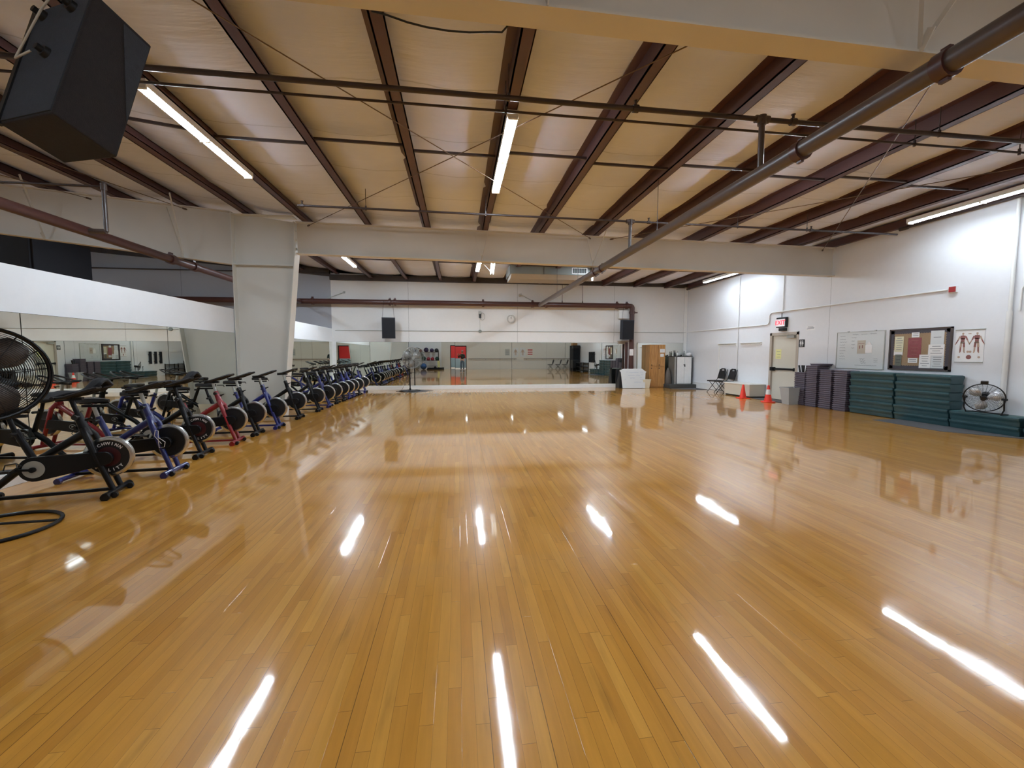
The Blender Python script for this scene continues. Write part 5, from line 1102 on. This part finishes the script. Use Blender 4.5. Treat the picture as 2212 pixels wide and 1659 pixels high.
torso = [(hip, .13), ((0, .0, 1.15), (.125, .10)), ((0, 0, 1.40), .11), ((0, .01, 1.50), .052), ((0, .03, 1.56), .05)]
body = skin_body('body', [torso, leg(-1), leg(1), arm(-1, hl), arm(1, hr)], 'skin', P)
mb = MB().sphere((0, .04, 1.66), .105, 18, 14, (.80, .95, 1.18)); hd_ = mb
hv = []
for x, y, z in mb.v:
    if z < 1.62 and y > .04: x *= .9
    hv.append((x, y, z))
mb.v = hv; mb.tube([(0, .135, 1.69), (0, .150, 1.655), (0, .138, 1.645)], .012, 8); 
for s in (-1, 1): mb.sphere((s*.085, .03, 1.66), .022, 8, 6, (.5, 1, 1.4))
build('head', mb, 'skin', P, smooth=True)
mb = MB()
for s in (-1, 1): mb.sphere((s*.033, .128, 1.685), .011, 8, 6)
build('eyes', mb, 'blackp', P); build('mouth', MB().box((-.022, .128, 1.605), (.022, .136, 1.612)), 'bred', P)
mb = MB().sphere((0, .025, 1.69), .112, 18, 12, (.84, .98, 1.12)); mb.v = [(x, min(y, .09), max(z, 1.62 if y < 0 else 1.72)) for x, y, z in mb.v]; build('hair', mb, 'hair', P, smooth=True)
mb = MB().sphere((0, .03, 1.74), .108, 18, 8, (.86, 1.0, .62)); mb.v = [(x, y, max(z, 1.735)) for x, y, z in mb.v]; mb.box((-.06, .10, 1.735), (.06, .20, 1.745)); build('cap', mb, 'capm', P, smooth=True)
sh = [[(hip, .145), ((0, 0, 1.15), (.145, .115)), ((0, 0, 1.40), .125), ((0, .005, 1.465), .075)]]
for s, h_ in ((-1, hl), (1, hr)):
    a = arm(s, h_); sh.append([(a[0][0], .125), (a[1][0], .075), (a[2][0], .056), (tuple(Vector(a[2][0]).lerp(Vector(h_), .75)), .042)])
skin_body('shirt', sh, 'shirt', P); skin_body('jeans', [[((0, 0, 1.0), .145), (hip, .15)]]+[[(p, (r_ if isinstance(r_, tuple) else r_+.022)) for p, r_ in leg(s)[:4]] for s in (-1, 1)], 'jeans', P)
for s in (-1, 1): build('shoe', MB().box((s*.125-.045, -.06, 0), (s*.125+.045, .22, .07)), 'shoe', P, bev=.02)
for s, h_ in ((-1, hl), (1, hr)):
    hx, hy, hz = h_; ch = [[(h_, .030), ((hx, hy+.045, hz+.01), .030), ((hx, hy+.075, hz+.015), .026)]]
    for k in range(4):
        z0 = hz-.02+.020*k; b_ = (hx, hy+.075, hz+.015); L_ = (.048, .056, .058, .050)[k]
        ch.append([(b_, .026), ((hx-s*.0, hy+.085, z0), .009), ((hx-s*L_*.45, hy+.092, z0+.004), .0085), ((hx-s*L_*.95, hy+.086, z0+.006), .0075)])
    ch.append([(h_, .030), ((hx-s*.018, hy+.045, hz-.018), .011), ((hx-s*.042, hy+.066, hz-.005), .009)])
    skin_body('hand', ch, 'skin', P)
t = thing('phone', 'black phone held up by the person in the mirror', 'phone', (0, -.035, 1.465))
build('case', MB().box((-.078, -.004, -.036), (.078, .004, .036)), 'blackp', t, bev=.003); build('screen', MB().box((-.074, -.0052, -.033), (.074, -.0042, .033)), 'wboard', t)
# ------------------------------------------------------------------ camera, world
cd = bpy.data.cameras.new('camera'); co = bpy.data.objects.new('camera', cd); COL.objects.link(co); S.camera = co
cd.sensor_fit = 'HORIZONTAL'; cd.sensor_width = 36; cd.lens = 36*905/2212; cd.clip_start = .02; cd.clip_end = 200
yaw, pit = math.atan(0), 0
yw, pt = R(7.285311781309804), R(4.139603600333805)
fwd = Vector((math.sin(yw)*math.cos(pt), math.cos(yw)*math.cos(pt), -math.sin(pt)))
co.location = (0, 0, 1.5); co.rotation_euler = fwd.to_track_quat('-Z', 'Y').to_euler()
w = bpy.data.worlds.new('world'); S.world = w; w.use_nodes = True; w.node_tree.nodes['Background'].inputs[0].default_value = (.05, .05, .055, 1); w.node_tree.nodes['Background'].inputs[1].default_value = 0
S.view_settings.view_transform = 'Standard'; S.view_settings.look = 'None'; S.view_settings.gamma = 1; S.view_settings.use_curve_mapping = False
S.view_settings.exposure = 0.3
S.cycles.max_bounces = 12; S.cycles.glossy_bounces = 8; S.cycles.diffuse_bounces = 5
S.cycles.use_denoising = True; S.cycles.sample_clamp_indirect = 6
